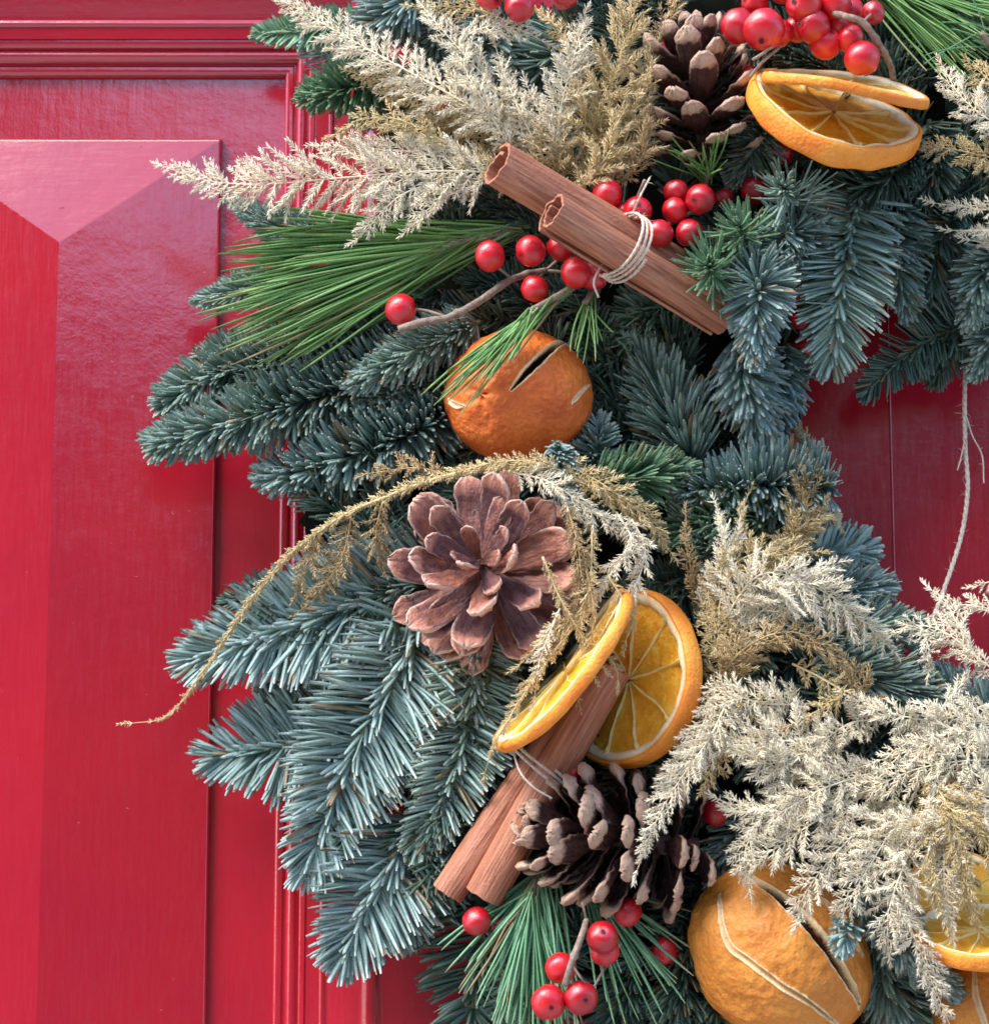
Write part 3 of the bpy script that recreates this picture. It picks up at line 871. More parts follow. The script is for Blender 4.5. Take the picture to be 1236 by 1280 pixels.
def twine_mesh(C, r, origin, nf=40, flen=9, twist=900):
    """two-ply twisted string with loose fibres along curve C"""
    T, S, N = frames(C)
    s = np.concatenate([[0], np.cumsum(np.linalg.norm(np.diff(C, axis=0), axis=1))])
    acc = Acc()
    for ph in (0, 2 * math.pi / 3, 4 * math.pi / 3):
        a = s * twist + ph
        D = C + (np.cos(a)[:, None] * S + np.sin(a)[:, None] * N) * r * 0.55
        Tv, Tf = tube(D, r * 0.62, 6)
        acc.add(Tv, Tf)
    k = rng.integers(0, len(C), nf)
    D = nrm(T[k] * rng.choice([-1, 1], nf)[:, None] * 0.8 + rng.normal(0, 0.6, (nf, 3)))
    V, q, tr, tt, m = spikes(C[k], D, rng.normal(0, 0.35, (nf, 3)), flen * PX * rng.uniform(0.3, 1.3, nf), np.full(nf, 0.75 * PX))
    acc.add(V, [q, tr])
    return acc.mesh('twine', M['twine'], origin)

def tie(root, centre, axis_a, axis_b, rx, ry, loops, pitch, r=1.9, tilt=0.0, nf=50, tails=()):
    """string wound round a bundle; rx/ry in px across and towards the viewer"""
    c = at(*centre); Z = nrm(at(*axis_b) - at(*axis_a))
    X = nrm(np.cross(Z, VIEW)); Y = np.cross(Z, X)
    if np.dot(Y, VIEW) < 0: Y = -Y
    n = int(70 * loops)
    a = np.linspace(0, loops * 2 * math.pi, n)
    C = c + np.cos(a)[:, None] * X * rx * PX + np.sin(a)[:, None] * Y * ry * PX + Z * ((np.linspace(-0.5, 0.5, n) * pitch * loops * PX)[:, None] + (np.cos(a) * tilt * PX)[:, None] + 0.6 * PX * np.sin(a * 2.7)[:, None])
    org = np.array(root.location)
    obj('twine', twine_mesh(C, r * PX, org, nf), root)
    for t in tails:
        Ct, _ = curve([at(*p) for p in t], 0.0006)
        obj('twine', twine_mesh(Ct, 1.1 * PX, org, 14, 7), root)

def cinnamon_bundles():
    r1 = empty('cinnamon_bundle', at(775, 310, 80), 'pair of cinnamon sticks tied with pale twine, slanting down right above the whole orange', 'cinnamon', 'tied cinnamon bundles')
    quill(r1, (620, 207, 108), (890, 372, 60), 32, 1.15, 3, 0.92, roll=2.6)
    quill(r1, (692, 265, 114), (903, 400, 72), 28, 1.3, 8, 0.85, roll=0.4)
    tie(r1, (778, 309, 90), (690, 252, 106), (880, 372, 72), 42, 56, 3.2, 6.2, 1.75, tilt=3, nf=120,
        tails=[[(752, 330, 96), (742, 352, 98), (748, 372, 96)], [(790, 268, 92), (800, 245, 96), (812, 222, 94)]])
    r2 = empty('cinnamon_bundle', at(665, 975, 70), 'tied upright cinnamon pair between the lower orange slices and side-lying cone', 'cinnamon', 'tied cinnamon bundles')
    quill(r2, (560, 1118, 56), (735, 860, 60), 24, 1.5, 5, 0.95, roll=1.2)
    quill(r2, (604, 1122, 64), (768, 836, 74), 27, 1.6, 21, 0.95, roll=0.5)
    tie(r2, (680, 962, 68), (604, 1118, 66), (760, 842, 70), 40, 40, 2.2, 7.0, 1.7, tilt=-6, nf=30,
        tails=[[(640, 935, 88), (650, 965, 94), (668, 985, 95), (690, 998, 92)]])
cinnamon_bundles()

def hanging_string():
    C, _ = curve([at(*p) for p in [(1206, 425, 34), (1205, 500, 34), (1206, 560, 33), (1209, 610, 33), (1203, 660, 34), (1192, 700, 36), (1178, 740, 40), (1165, 775, 44)]], 0.0006)
    root = empty('string', C[0], 'pale fuzzy string hanging through the open centre of the wreath', 'string')
    obj('twine', twine_mesh(C, 2.6 * PX, C[0], 70, 14, 700), root)
    for pts in ([(1207, 520, 34), (1215, 545, 35), (1227, 570, 35), (1229, 604, 35)], [(1206, 545, 34), (1201, 570, 35), (1196, 588, 35)]):
        D, _ = curve([at(*p) for p in pts], 0.0006)
        obj('loose_strand', twine_mesh(D, 0.8 * PX, C[0], 10, 6), root)
hanging_string()

# ------------------------------------------------------------------ whole dried oranges
def polyline_sphere(pts):
    """2-D points (right, up, in radii) lifted onto the half of the unit sphere that faces the viewer"""
    P = np.array(pts, float)
    C_, _ = curve(np.stack([P[:, 0], 0 * P[:, 0], P[:, 1]], 1), 0.02)
    x, z = C_[:, 0], C_[:, 2]; q = x
    y = -np.sqrt(np.clip(1 - x * x - z * z, 0.0, 1))
    return nrm(np.stack([x, y, z], 1)), np.linspace(0, 1, len(q))

def orange(label, c, R, sx, sz, ang, slits, mat, navel=None, seed=0, nr=190, na=340):
    """slits: (points, width in radii, depth)"""
    p = at(*c)
    root = empty('dried_orange', p, label, 'dried orange', 'whole dried oranges')
    b = (np.linspace(0, 1, nr) ** 1.0); b = (0.72 * b + 0.28 * b ** 6) * math.pi
    a = np.arange(na) * 2 * math.pi / na
    Bm, Am = np.meshgrid(b, a, indexing='ij')
    D = np.stack([np.sin(Bm) * np.cos(Am), -np.cos(Bm), np.sin(Bm) * np.sin(Am)], -1).reshape(-1, 3)
    rad = np.array([1 + 0.035 * mnoise.noise(Vector(d * 1.7 + seed)) + 0.018 * mnoise.noise(Vector(d * 4.5 + seed)) + 0.010 * mnoise.noise(Vector(d * 13 + seed)) - 0.012 * abs(mnoise.noise(Vector((d[0] * 9, d[1] * 3, d[2] * 9)) + Vector((seed, 0, 0)))) for d in D])
    slit = np.zeros(len(D))
    ci, si = math.cos(-ang), math.sin(-ang)
    for pts, w, dep in slits:
        pts = [((x * ci - z * si) / sx, (x * si + z * ci) / sz) for x, z in pts]
        C, s = polyline_sphere(pts)
        front = D[:, 1] < 0.3
        dd = np.linalg.norm(D[front][:, None] - C[None], axis=2)
        k = dd.argmin(1); dm = dd.min(1)
        wj = w * np.clip(np.sin(np.clip(s[k], 0.02, 0.98) * math.pi), 0, 1) ** 0.6 + 0.003
        wj = wj * (1 + 0.2 * np.array([mnoise.noise(Vector(x * 9 + seed)) for x in D[front]]))
        q = dm / wj
        g = np.where(q < 1, -dep * (1 - q ** 3), 0) + 0.028 * np.exp(-((q - 1.45) / 0.45) ** 2) * min(1, w / 0.03)
        rad[front] += g
        lipw = np.clip(1 - (dm - wj * 0.9) / (0.030 + 0.5 * wj), 0, 1) * 0.62
        sl = np.where(q < 1.0, 0.62 + (0.38 if dep > 0.1 else 0.0) * np.clip((1 - q) / 0.14, 0, 1), lipw)
        slit[front] = np.maximum(slit[front], sl)
    if navel:
        C, _ = polyline_sphere([navel, (navel[0] + 0.001, navel[1])])
        dm = np.linalg.norm(D - C[0], axis=1)
        aa = np.arctan2(D[:, 2] - C[0, 2], D[:, 0] - C[0, 0])
        rad -= 0.07 * np.exp(-(dm / 0.12) ** 2) * (1 + 0.4 * np.cos(aa * 6))
        rad -= 0.018 * np.exp(-(dm / 0.4) ** 2) * np.cos(aa * 5)
    V = D * rad[:, None]
    V[:, 0] *= sx; V[:, 2] *= sz; V[:, 1] *= 0.95
    ca, sa = math.cos(ang), math.sin(ang)
    V = np.stack([V[:, 0] * ca - V[:, 2] * sa, V[:, 1], V[:, 0] * sa + V[:, 2] * ca], 1) * R * PX
    i, j = np.meshgrid(np.arange(nr - 1), np.arange(na), indexing='ij')
    q = np.stack([i * na + j, i * na + (j + 1) % na, (i + 1) * na + (j + 1) % na, (i + 1) * na + j], -1).reshape(-1, 4)
    obj('peel', make_mesh('peel', V, [q], M[mat], {'slit': slit}), root)
    if navel:
        x, z = navel[0] * sx, navel[1] * sz
        y = -math.sqrt(max(0, 1 - navel[0] ** 2 - navel[1] ** 2)) * 0.95
        d0 = nrm(np.array([x * ca - z * sa, y, x * sa + z * ca]))
        cc = np.array([x * ca - z * sa, y, x * sa + z * ca]) * R * PX * 0.965
        U = nrm(np.cross(d0, [0, 0, 1])); W = np.cross(d0, U)
        V = [cc + d0 * R * PX * 0.015]; k = 12
        for i in range(k):
            r_ = R * PX * (0.055 if i % 2 else 0.034)
            V.append(cc + (U * math.cos(i * 2 * math.pi / k) + W * math.sin(i * 2 * math.pi / k)) * r_)
        obj('stem_scar', make_mesh('stem_scar', np.array(V), [np.array([[0, 1 + i, 1 + (i + 1) % k] for i in range(k)])], M['scar']), root)
    return root

orange('red-brown whole dried orange with one black slit, above the open rosy pine cone', (648, 496, 58), 93, 1.0, 0.91, 0.0,
       [([(-0.10, -0.10), (0.10, 0.12), (0.34, 0.40), (0.54, 0.62), (0.72, 0.68)], 0.050, 0.36),
        ([(-0.62, 0.16), (-0.52, 0.42), (-0.30, 0.66)], 0.030, 0.03),
        ([(0.70, -0.22), (0.86, -0.02), (0.97, 0.12)], 0.016, 0.02),
        ([(-0.93, -0.10), (-0.85, -0.20), (-0.72, -0.25)], 0.028, 0.02)], 'peel_red', (-0.52, -0.14), 2)
orange('tan whole dried orange with long dark gaping slits, below the big pale fern', (974, 1193, 62), 107, 1.10, 0.94, -0.85,
       [([(-0.42, 0.88), (-0.12, 0.66), (0.20, 0.36), (0.50, -0.04), (0.70, -0.36), (0.80, -0.56)], 0.060, 0.34),
        ([(-0.70, 0.66), (-0.70, 0.36), (-0.62, 0.10), (-0.42, -0.06), (-0.10, -0.30), (0.18, -0.47), (0.58, -0.76)], 0.026, 0.09),
        ([(0.20, 0.78), (0.60, 0.42), (0.86, 0.0)], 0.030, 0.05)], 'peel_brown', None, 5)
orange('shadowed whole dried orange at the lower right corner under the orange slice', (1238, 1262, 55), 78, 0.92, 1.0, 0.1,
       [([(-0.35, 0.75), (-0.38, 0.2), (-0.15, -0.5)], 0.03, 0.03)], 'peel_brown', None, 9, 110, 170)

# ------------------------------------------------------------------ orange slices
def slice_(label, c, R, u_ang, tilt, face, T=0.17, warp=0.04, seed=0, nseg=10, roll=0.2):
    """disc: long axis at u_ang in the picture, tilted so that its face looks towards the side `face` (+1/-1 across the long axis)"""
    r = np.random.default_rng(seed)
    p = at(*c)
    root = empty('orange_slice', p, label, 'orange slice', 'dried orange slices')
    vw = nrm(CAM - p); rt = nrm(np.cross([0, 0, 1.0], vw)); up = np.cross(vw, rt)
    U = math.cos(u_ang) * rt + math.sin(u_ang) * up
    v = (-math.sin(u_ang) * rt + math.cos(u_ang) * up) * face
    Nn = math.cos(tilt) * vw + math.sin(tilt) * v
    W = np.cross(Nn, U)
    def place(V):
        V = np.array(V, float)
        x, y = V[:, 0], V[:, 1]
        z = V[:, 2] + warp * (x * x - y * y) + warp * 0.6 * np.sin(2.3 * x + seed) * y
        k = 1 + 0.02 * np.sin(3 * np.arctan2(y, x) + seed)
        return (x[:, None] * k[:, None] * U + y[:, None] * k[:, None] * W + z[:, None] * Nn) * R * PX
    def lathe(prof, n=120, wob=0.0, edge=None):
        prof = np.array(prof); m = len(prof); V = []; E = []
        for i in range(n):
            a = 2 * math.pi * i / n
            for j, (rr, z) in enumerate(prof):
                q = rr + (wob * mnoise.noise(Vector((math.cos(a) * 5, math.sin(a) * 5, seed + j * 0.15))) if rr < 0.9 else 0)
                zz = z * (1 + 0.18 * mnoise.noise(Vector((math.cos(a) * 3.2, math.sin(a) * 3.2, seed + 5))))
                V.append([q * math.cos(a), q * math.sin(a), zz]); E.append(edge[j] if edge else 0)
        i, j = np.meshgrid(np.arange(n), np.arange(m), indexing='ij')
        q = np.stack([i * m + j, ((i + 1) % n) * m + j, ((i + 1) % n) * m + (j + 1) % m, i * m + (j + 1) % m], -1).reshape(-1, 4)
        return V, q, E
    h = T / 2
    V, q, E = lathe([(0.925, -h * .9), (0.965, -h), (0.99, -h * .8), (1.0, -h * .3), (1.0, h * .3), (0.99, h * .8), (0.965, h), (0.925, h * .9)])
    obj('peel', make_mesh('peel', place(V), [q], M['slice_peel'], {'slit': np.zeros(len(V))}), root)
    V, q, E = lathe([(0.835, -h * .6), (0.88, -h * .92), (0.94, -h * .93), (0.94, h * .93), (0.91, h * 1.0), (0.88, h * .92), (0.835, h * .6)], wob=0.045, edge=[0, 0, 0.9, 0.95, 0.5, 0.1, 0])
    obj('pith', make_mesh('pith', place(V), [q], M['pith'], {'edge': E}), root)
    angs = np.cumsum(r.uniform(0.85, 1.15, nseg)); angs = angs / angs[-1] * 2 * math.pi + roll
    # membranes between the segments
    acc = Acc()
    for a in angs:
        n = 14; V = []
        for k in range(n):
            rr = 0.03 + 0.85 * k / (n - 1)
            aa = a + 0.06 * mnoise.noise(Vector((rr * 3, a * 5, seed)))
            wd = (0.007 + 0.009 * abs(mnoise.noise(Vector((rr * 6, a, seed))))) + 0.012 * (rr > 0.8)
            zz = h * (0.62 + 0.25 * mnoise.noise(Vector((rr * 4, a * 2, seed + 3))) + (0.25 if rr > 0.78 else 0))
            d = np.array([math.cos(aa), math.sin(aa)]); nn = np.array([-d[1], d[0]])
            for sx, sz in ((-1, -1), (1, -1), (0.6, 1), (-0.6, 1)):
                V.append([*(d * rr + nn * wd * sx), zz * sz])
        i, j = np.meshgrid(np.arange(n - 1), np.arange(4), indexing='ij')
        qq = np.stack([i * 4 + j, i * 4 + (j + 1) % 4, (i + 1) * 4 + (j + 1) % 4, (i + 1) * 4 + j], -1).reshape(-1, 4)
        acc.add(place(V), [qq], edge=0.25)
    obj('membranes', acc.mesh('membranes', M['membrane']), root)
    # flesh segments: sunken, puckered wedges
    for s in range(nseg):
        a0 = angs[s - 1] - (2 * math.pi if s == 0 else 0); a1 = angs[s]
        nr_, na_ = 12, 12; V = []
        for side in (1, -1):
            for i in range(nr_):
                f = i / (nr_ - 1)
                for j in range(na_):
                    g = j / (na_ - 1)
                    rr = 0.02 + 0.87 * f
                    a = a0 + (a1 - a0) * g
                    puck = mnoise.noise(Vector((rr * 7, g * 5 + s * 7, seed * 3 + side))) * 0.38 + mnoise.noise(Vector((rr * 4, g * 16, seed + s))) * 0.22
                    edge = 1 - (2 * g - 1) ** 4
                    z = h * (0.38 + 0.30 * puck * edge - 0.18 * edge * math.sin(math.pi * f))
                    V.append([rr * math.cos(a), rr * math.sin(a), side * max(z, 0.06 * h)])
        m = nr_ * na_
        i, j = np.meshgrid(np.arange(nr_ - 1), np.arange(na_ - 1), indexing='ij')
        qq = np.stack([i * na_ + j, (i + 1) * na_ + j, (i + 1) * na_ + j + 1, i * na_ + j + 1], -1).reshape(-1, 4)
        obj('segment', make_mesh('segment', place(V), [qq, qq[:, ::-1] + m], M['flesh']), root)
    return root

R_ = math.radians
slice_('large dried orange slice standing upright with its segments facing left, behind the cinnamon', (790, 851, 66), 110, R_(76), R_(50), +1, 0.23, 0.03, 1, 9)
slice_('dried orange slice seen almost edge-on in front of the upright slice, partly under gold fern', (709, 840, 84), 122, R_(50), R_(81.5), +1, 0.125, 0.06, 4, 10)
slice_('lower dried orange slice of the top right pair, with its thick peel showing', (1038, 148, 80), 112, R_(-22), R_(73), +1, 0.27, 0.05, 7, 10)
slice_('thin dried orange slice seen nearly edge-on, upper one of the top right pair', (1056, 107, 93), 103, R_(-12), R_(86), +1, 0.13, -0.05, 9, 10)
slice_('dried orange slice lying level at the right edge above the shadowed orange', (1226, 1168, 82), 80, R_(1), R_(66), +1, 0.26, 0.03, 12, 10)
slice_('dim dried orange slice tucked behind the pale fern near the lower right edge', (1200, 1118, 60), 66, R_(-15), R_(40), +1, 0.18, 0.03, 15, 10)

# ------------------------------------------------------------------ pine cones
cone('wide open rosy brown pine cone facing the viewer below the red-brown orange', (594, 694, 92), (622, 738, 52), 0.0370, 60, M['cone_open'], 26, 114, 0.32, 0.345, 0.18, 11, 0.22, 0.11, peak=0.42, z0=0.6, start=0.0)
cone('dark pine cone with tan scale tips standing beside the top right berries', (858, 34, 70), (886, 205, 58), 0.0270, 50, M['cone_dark'], 26, 94, 0.50, 0.42, 0.20, 8, 0.32, 0.13, peak=0.4, cup=0.06)
cone('dark pine cone lying on its side beside the lower cinnamon bundle', (648, 1032, 76), (862, 1060, 66), 0.0300, 64, M['cone_dark'], 14, 100, 0.34, 0.46, 0.12, 8, 0.32, 0.12, peak=0.5, cup=0.06, z0=2.3)

# ------------------------------------------------------------------ berries
berries('berries with a bare grey twig under the left end of the slanting cinnamon',
        [(612, 320, 20, 82), (501, 387, 20, 78), (663, 314, 19.5, 82), (701, 309, 18, 78), (668, 361, 17.5, 80), (720, 341, 20, 84), (743, 345, 18, 80)],
        [([(498, 412, 82), (530, 402, 83), (560, 397, 83), (600, 376, 80), (640, 349, 76), (682, 338, 70)], 5.0), ([(560, 397, 80), (530, 388, 76), (505, 388, 74)], 2.2),
         ([(640, 349, 76), (620, 332, 74)], 2), ([(682, 338, 70), (668, 352, 74)], 2), ([(682, 338, 70), (705, 318, 74)], 2), ([(682, 338, 70), (722, 341, 74)], 2)])
berries('cluster of berries just above the twine on the slanting cinnamon, under the dark cone',
        [(759, 243, 20, 80), (797, 263, 18, 84), (845, 240, 16.5, 76), (843, 263, 16.5, 80), (875, 249, 19, 84), (823, 292, 18.5, 84), (861, 291, 17.5, 82), (780, 266, 14, 78)],
        [([(775, 290, 72), (790, 262, 80), (806, 225, 88)], 2.6), ([(800, 300, 72), (840, 278, 74), (870, 262, 74)], 3)])
berries('dense bunch of bright berries on a brown twig at the top right above the slices',
        [(922, 33, 23, 84), (955, 37, 27, 92), (974, 42, 18, 84), (1004, 5, 23, 90), (1016, 33, 22, 88), (1042, 4, 23, 86), (1031, 54, 21, 84), (1062, 48, 18, 86), (1077, 73, 23, 92), (1091, 16, 15, 88),
         (1064, 14, 17, 80), (943, 3, 18, 78), (996, 36, 18, 80), (1048, 32, 18, 82), (978, -14, 20, 82), (1020, -22, 20, 82)],
        [([(1030, 14, 84), (1055, 20, 94), (1078, 28, 96), (1096, 52, 92), (1112, 80, 82), (1116, 100, 74)], 4.6), ([(1078, 28, 95), (1088, 18, 92)], 2), ([(940, 75, 92), (960, 62, 94), (975, 45, 92)], 2), ([(936, 98, 88), (952, 78, 92), (975, 58, 92)], 2.2)])
berries('three berries cut by the top edge above the golden fern', [(649, 9, 19.5, 88), (612, -4, 17, 86), (706, -6, 17, 84)], [([(649, 12, 76), (640, -20, 70), (612, -30, 70)], 2)])
berries('berries half hidden beside and behind the top right dark cone', [(846, 57, 20, 66), (894, 66, 17, 46), (930, 88, 15, 52)], [([(846, 57, 60), (870, 80, 46), (894, 66, 46)], 2)])
berries('shaded berries under the lower slice and left of the star-like fir tips', [(974, 190, 19, 56), (943, 238, 19, 60), (938, 222, 16, 54), (905, 247, 12, 60)], [([(974, 190, 52), (955, 215, 48), (943, 238, 52)], 2)])
berries('dark red berries peeping out at the upper left rim of the wreath opening', [(992, 455, 19, 40), (1001, 435, 16, 36), (993, 372, 12, 56), (998, 400, 12, 50), (980, 462, 15, 34)], [([(992, 455, 36), (1000, 420, 40), (993, 372, 44)], 2)])
berries('berries on a forked pale twig among the lowest pine needles',
        [(686, 1253, 21, 88, 0.1, -0.2), (726, 1247, 20.5, 90, 0.2, -0.1), (701, 1210, 19, 82), (753, 1172, 19.5, 88, 0, 0.3), (756, 1191, 17, 84)],
        [([(706, 1232, 92), (714, 1205, 94), (726, 1172, 92), (733, 1150, 84)], 4.2), ([(714, 1205, 94), (728, 1225, 94), (740, 1236, 86)], 1.6), ([(733, 1150, 84), (728, 1128, 86)], 1.6), ([(740, 1238, 84), (756, 1210, 80), (776, 1180, 70)], 1.5)])
berries('berry with a faint companion just below the cut ends of the lower cinnamon', [(596, 1152, 18, 64), (626, 1158, 12, 56)], [([(596, 1152, 58), (612, 1170, 50)], 1.8)])
berries('single berry tucked under the right half of the side-lying cone', [(784, 1140, 18, 66)], [([(784, 1140, 60), (790, 1165, 52)], 1.8)])
berries('shaded single berry left of the tan whole orange', [(831, 1188, 18, 56)], [([(831, 1188, 52), (850, 1170, 46)], 1.8)])
berries('single berry between the side-lying cone and the pale fern', [(893, 1016, 17, 66)], [([(893, 1016, 60), (905, 1040, 52)], 1.8)])
berries('small berry peeping out between the twine, upright slice and side-lying cone', [(716, 967, 12, 72), (702, 972, 9, 68)], [([(716, 967, 66), (722, 990, 58)], 1.5)])
# ------------------------------------------------------------------ fir branches
B, T_, G, K = 'fir_blue', 'fir_teal', 'fir_green', 'fir_dark_shade'
fir('thick bristly fir branch reaching furthest left, below the long green pine needles', [
    ([(560, 430, 42), (470, 474, 44), (330, 516, 40), (200, 556, 32)], 62, 6.0, 'up', 1.6, T_),
    ([(500, 420, 36), (380, 450, 34), (290, 462, 30), (212, 500, 28)], 60, 6.0, 'up', 1.4, T_),
    ([(430, 430, 30), (340, 440, 28), (262, 446, 26)], 52, 5.6, 'up', 1.0, T_)])
fir('pale blue fir sprig with a fanned tip under the furthest-left branch', [
    ([(570, 510, 42), (500, 548, 46), (410, 580, 44), (340, 596, 38)], 62, 6.8, 'up', 1.2, B)])
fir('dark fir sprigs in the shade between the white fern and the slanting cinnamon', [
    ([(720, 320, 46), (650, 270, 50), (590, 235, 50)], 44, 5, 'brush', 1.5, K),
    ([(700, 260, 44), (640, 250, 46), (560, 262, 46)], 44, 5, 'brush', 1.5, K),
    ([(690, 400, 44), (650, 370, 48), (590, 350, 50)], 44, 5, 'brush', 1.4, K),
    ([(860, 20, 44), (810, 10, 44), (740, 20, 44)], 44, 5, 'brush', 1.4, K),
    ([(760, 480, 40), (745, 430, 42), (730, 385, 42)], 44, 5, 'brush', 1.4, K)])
fir('dark fir sprigs behind the top right berries and slices', [
    ([(1060, 100, 46), (1000, 70, 48), (940, 60, 46)], 46, 5, 'brush', 1.5, K),
    ([(1040, 190, 44), (990, 170, 48), (950, 140, 46)], 44, 5, 'brush', 1.5, K)])
fir('small fir tip poking out left behind the long green pine needles', [
    ([(380, 350, 40), (310, 362, 36), (252, 376, 30)], 32, 4.6, 'brush', 1.3, T_)])
fir('dark bristly fir sprig under the bare grey twig, left of the red-brown orange', [
    ([(600, 402, 58), (540, 430, 62), (446, 478, 60)], 42, 5.2, 'brush', 1.5, T_),
    ([(560, 470, 50), (500, 490, 50), (445, 520, 46)], 40, 5.2, 'brush', 1.1, T_)])
fir('blue comb-like fir branch under the long trailing fern tip, left of the open cone', [
    ([(570, 715, 46), (480, 745, 50), (370, 782, 46), (250, 822, 38)], 90, 6.4, 'comb', 1.8, B),
    ([(520, 800, 36), (430, 830, 34), (350, 858, 32)], 66, 6, 'comb', 1.2, T_)])
fir('short blue fir sprig low on the left between two longer combs', [
    ([(460, 905, 32), (370, 930, 32), (276, 944, 28)], 80, 6.4, 'comb', 1.7, B)])
fir('largest flat fir comb slanting down left beneath the open cone', [
    ([(535, 770, 52), (500, 840, 54), (452, 920, 52), (418, 1000, 48), (388, 1078, 42)], 90, 6.0, 'comb', 1.6, B)])
fir('green-blue fir comb left of the lower cinnamon bundle', [
    ([(598, 790, 56), (590, 890, 57), (560, 985, 56), (524, 1052, 50)], 64, 5.4, 'comb', 2.0, T_)])
fir('lowest fir comb on the left, hanging over the door moulding', [
    ([(520, 1020, 40), (488, 1085, 40), (455, 1140, 36), (434, 1188, 32)], 86, 6.0, 'comb', 1.7, B),
    ([(560, 1060, 36), (530, 1110, 34), (505, 1165, 30)], 60, 6.4, 'comb', 1.0, T_)])
fir('dark shaded fir branch hanging at the bottom left of the lowest pine needles', [
    ([(610, 1100, 30), (600, 1190, 28), (585, 1300, 26)], 80, 6.4, 'comb', 1.0, K),
    ([(680, 1120, 32), (670, 1210, 30), (650, 1310, 28)], 70, 5.8, 'comb', 1.0, K)])
fir('small green fir comb at the top left against the door moulding', [
    ([(450, 30, 40), (390, 38, 38), (326, 42, 34)], 34, 5.2, 'comb', 1.7, G),
    ([(430, 90, 30), (400, 66, 28), (378, 50, 26)], 30, 5, 'comb', 1.2, B)])
fir('round dark fir tip curling left below the top left fern', [
    ([(500, 104, 48), (440, 108, 50), (388, 122, 46)], 46, 6.4, 'up', 1.7, G),
    ([(540, 118, 40), (500, 130, 42), (455, 146, 40)], 42, 6, 'up', 1.3, T_)])
fir('blue fir needles spilling over the top edge beside the top left fern', [
    ([(560, -50, 52), (510, 0, 52), (460, 40, 48)], 60, 6, 'brush', 1.3, B),
    ([(600, -40, 46), (560, 20, 48), (540, 70, 46)], 50, 6, 'brush', 1.0, T_)])
fir('fir tip showing under the white fern on the left', [
    ([(470, 292, 48), (400, 296, 46), (340, 280, 42), (296, 256, 38)], 34, 5.4, 'brush', 1.7, T_)])
fir('dark fir needles seen through the window in the golden fern', [
    ([(720, 40, 50), (690, 70, 52), (655, 110, 50)], 62, 6, 'brush', 1.1, T_),
    ([(620, 20, 50), (605, 60, 52), (600, 115, 50)], 62, 6.4, 'brush', 1.2, T_)])
fir('shadowy fir sprig right of the red-brown orange', [
    ([(870, 590, 50), (840, 520, 52), (800, 440, 48)], 64, 5.4, 'brush', 1.5, T_),
    ([(800, 560, 42), (770, 490, 42), (750, 420, 38)], 52, 5.0, 'brush', 1.2, K),
    ([(850, 470, 44), (830, 420, 42), (790, 380, 38)], 48, 4.8, 'brush', 1.0, K)])
fir('green fir tuft between the red-brown orange and the brown fern', [
    ([(740, 608, 64), (790, 598, 66), (852, 588, 62)], 46, 5.0, 'brush', 1.9, G),
    ([(740, 585, 58), (746, 560, 60), (750, 530, 58)], 34, 5.2, 'up', 1.3, B)])
fir('tiny blue fir tip touching the bottom of the red-brown orange', [
    ([(697, 552, 84), (702, 590, 88), (718, 634, 84)], 28, 5.0, 'brush', 1.5, B)])
fir('slate blue fir sprigs hanging just left of the wreath opening', [
    ([(920, 420, 62), (935, 480, 62), (950, 535, 58)], 54, 6.2, 'brush', 1.6, B),
    ([(985, 430, 44), (970, 490, 48), (960, 550, 48)], 48, 6.2, 'brush', 1.3, B)])
fir('row of blue fir needles standing behind the brown fern left of the opening', [
    ([(1040, 610, 52), (960, 606, 58), (860, 612, 60)], 62, 5.8, 'up', 1.5, B),
    ([(990, 650, 52), (910, 648, 58), (840, 668, 56)], 54, 5.4, 'brush', 1.4, G),
    ([(960, 700, 50), (900, 690, 54), (850, 640, 58)], 48, 5.4, 'brush', 1.2, T_)])
fir('blue fan of fir needles pointing right into the wreath opening', [
    ([(960, 712, 44), (1020, 700, 46), (1072, 688, 42)], 64, 7.6, 'comb', 1.9, B),
    ([(990, 760, 44), (1050, 740, 44), (1098, 735, 40)], 50, 6.2, 'brush', 1.4, B)])
fir('teal fir sprigs at the foot of the wreath opening', [
    ([(1000, 800, 44), (1070, 790, 46), (1150, 790, 42)], 52, 5.4, 'brush', 1.5, T_),
    ([(1010, 830, 50), (1090, 850, 52), (1190, 890, 48)], 54, 5.0, 'brush', 1.6, T_),
    ([(1260, 900, 40), (1200, 880, 40), (1150, 850, 38)], 50, 6, 'brush', 1.4, B),
    ([(900, 780, 44), (960, 770, 44), (1040, 800, 40)], 50, 5.4, 'brush', 1.2, T_)])
fir('star-shaped green fir tip over the end of the slanting cinnamon', [
    ([(900, 352, 70), (890, 340, 88), (886, 333, 100)], 56, 4.8, 'star', 1.25, G)])
fir('star-shaped fir tip just above the one on the cinnamon end', [
    ([(940, 305, 66), (926, 290, 84), (921, 282, 94)], 48, 4.8, 'star', 1.2, G),
    ([(940, 340, 66), (948, 360, 84), (942, 440, 84)], 50, 5.4, 'brush', 1.5, B)])
fir('highest star-shaped fir tip right of the shaded berries', [
    ([(1000, 260, 60), (984, 244, 78), (978, 235, 88)], 56, 4.6, 'star', 1.25, T_),
    ([(1010, 300, 56), (985, 290, 70), (962, 330, 74)], 50, 5.2, 'brush', 1.3, B)])
fir('long drooping fir comb above the wreath opening on the right', [
    ([(1072, 240, 58), (1058, 310, 64), (1048, 380, 64), (1040, 446, 58)], 74, 6.2, 'comb', 1.6, T_),
    ([(1120, 250, 50), (1120, 330, 54), (1130, 380, 52)], 50, 5.6, 'brush', 1.0, T_)])
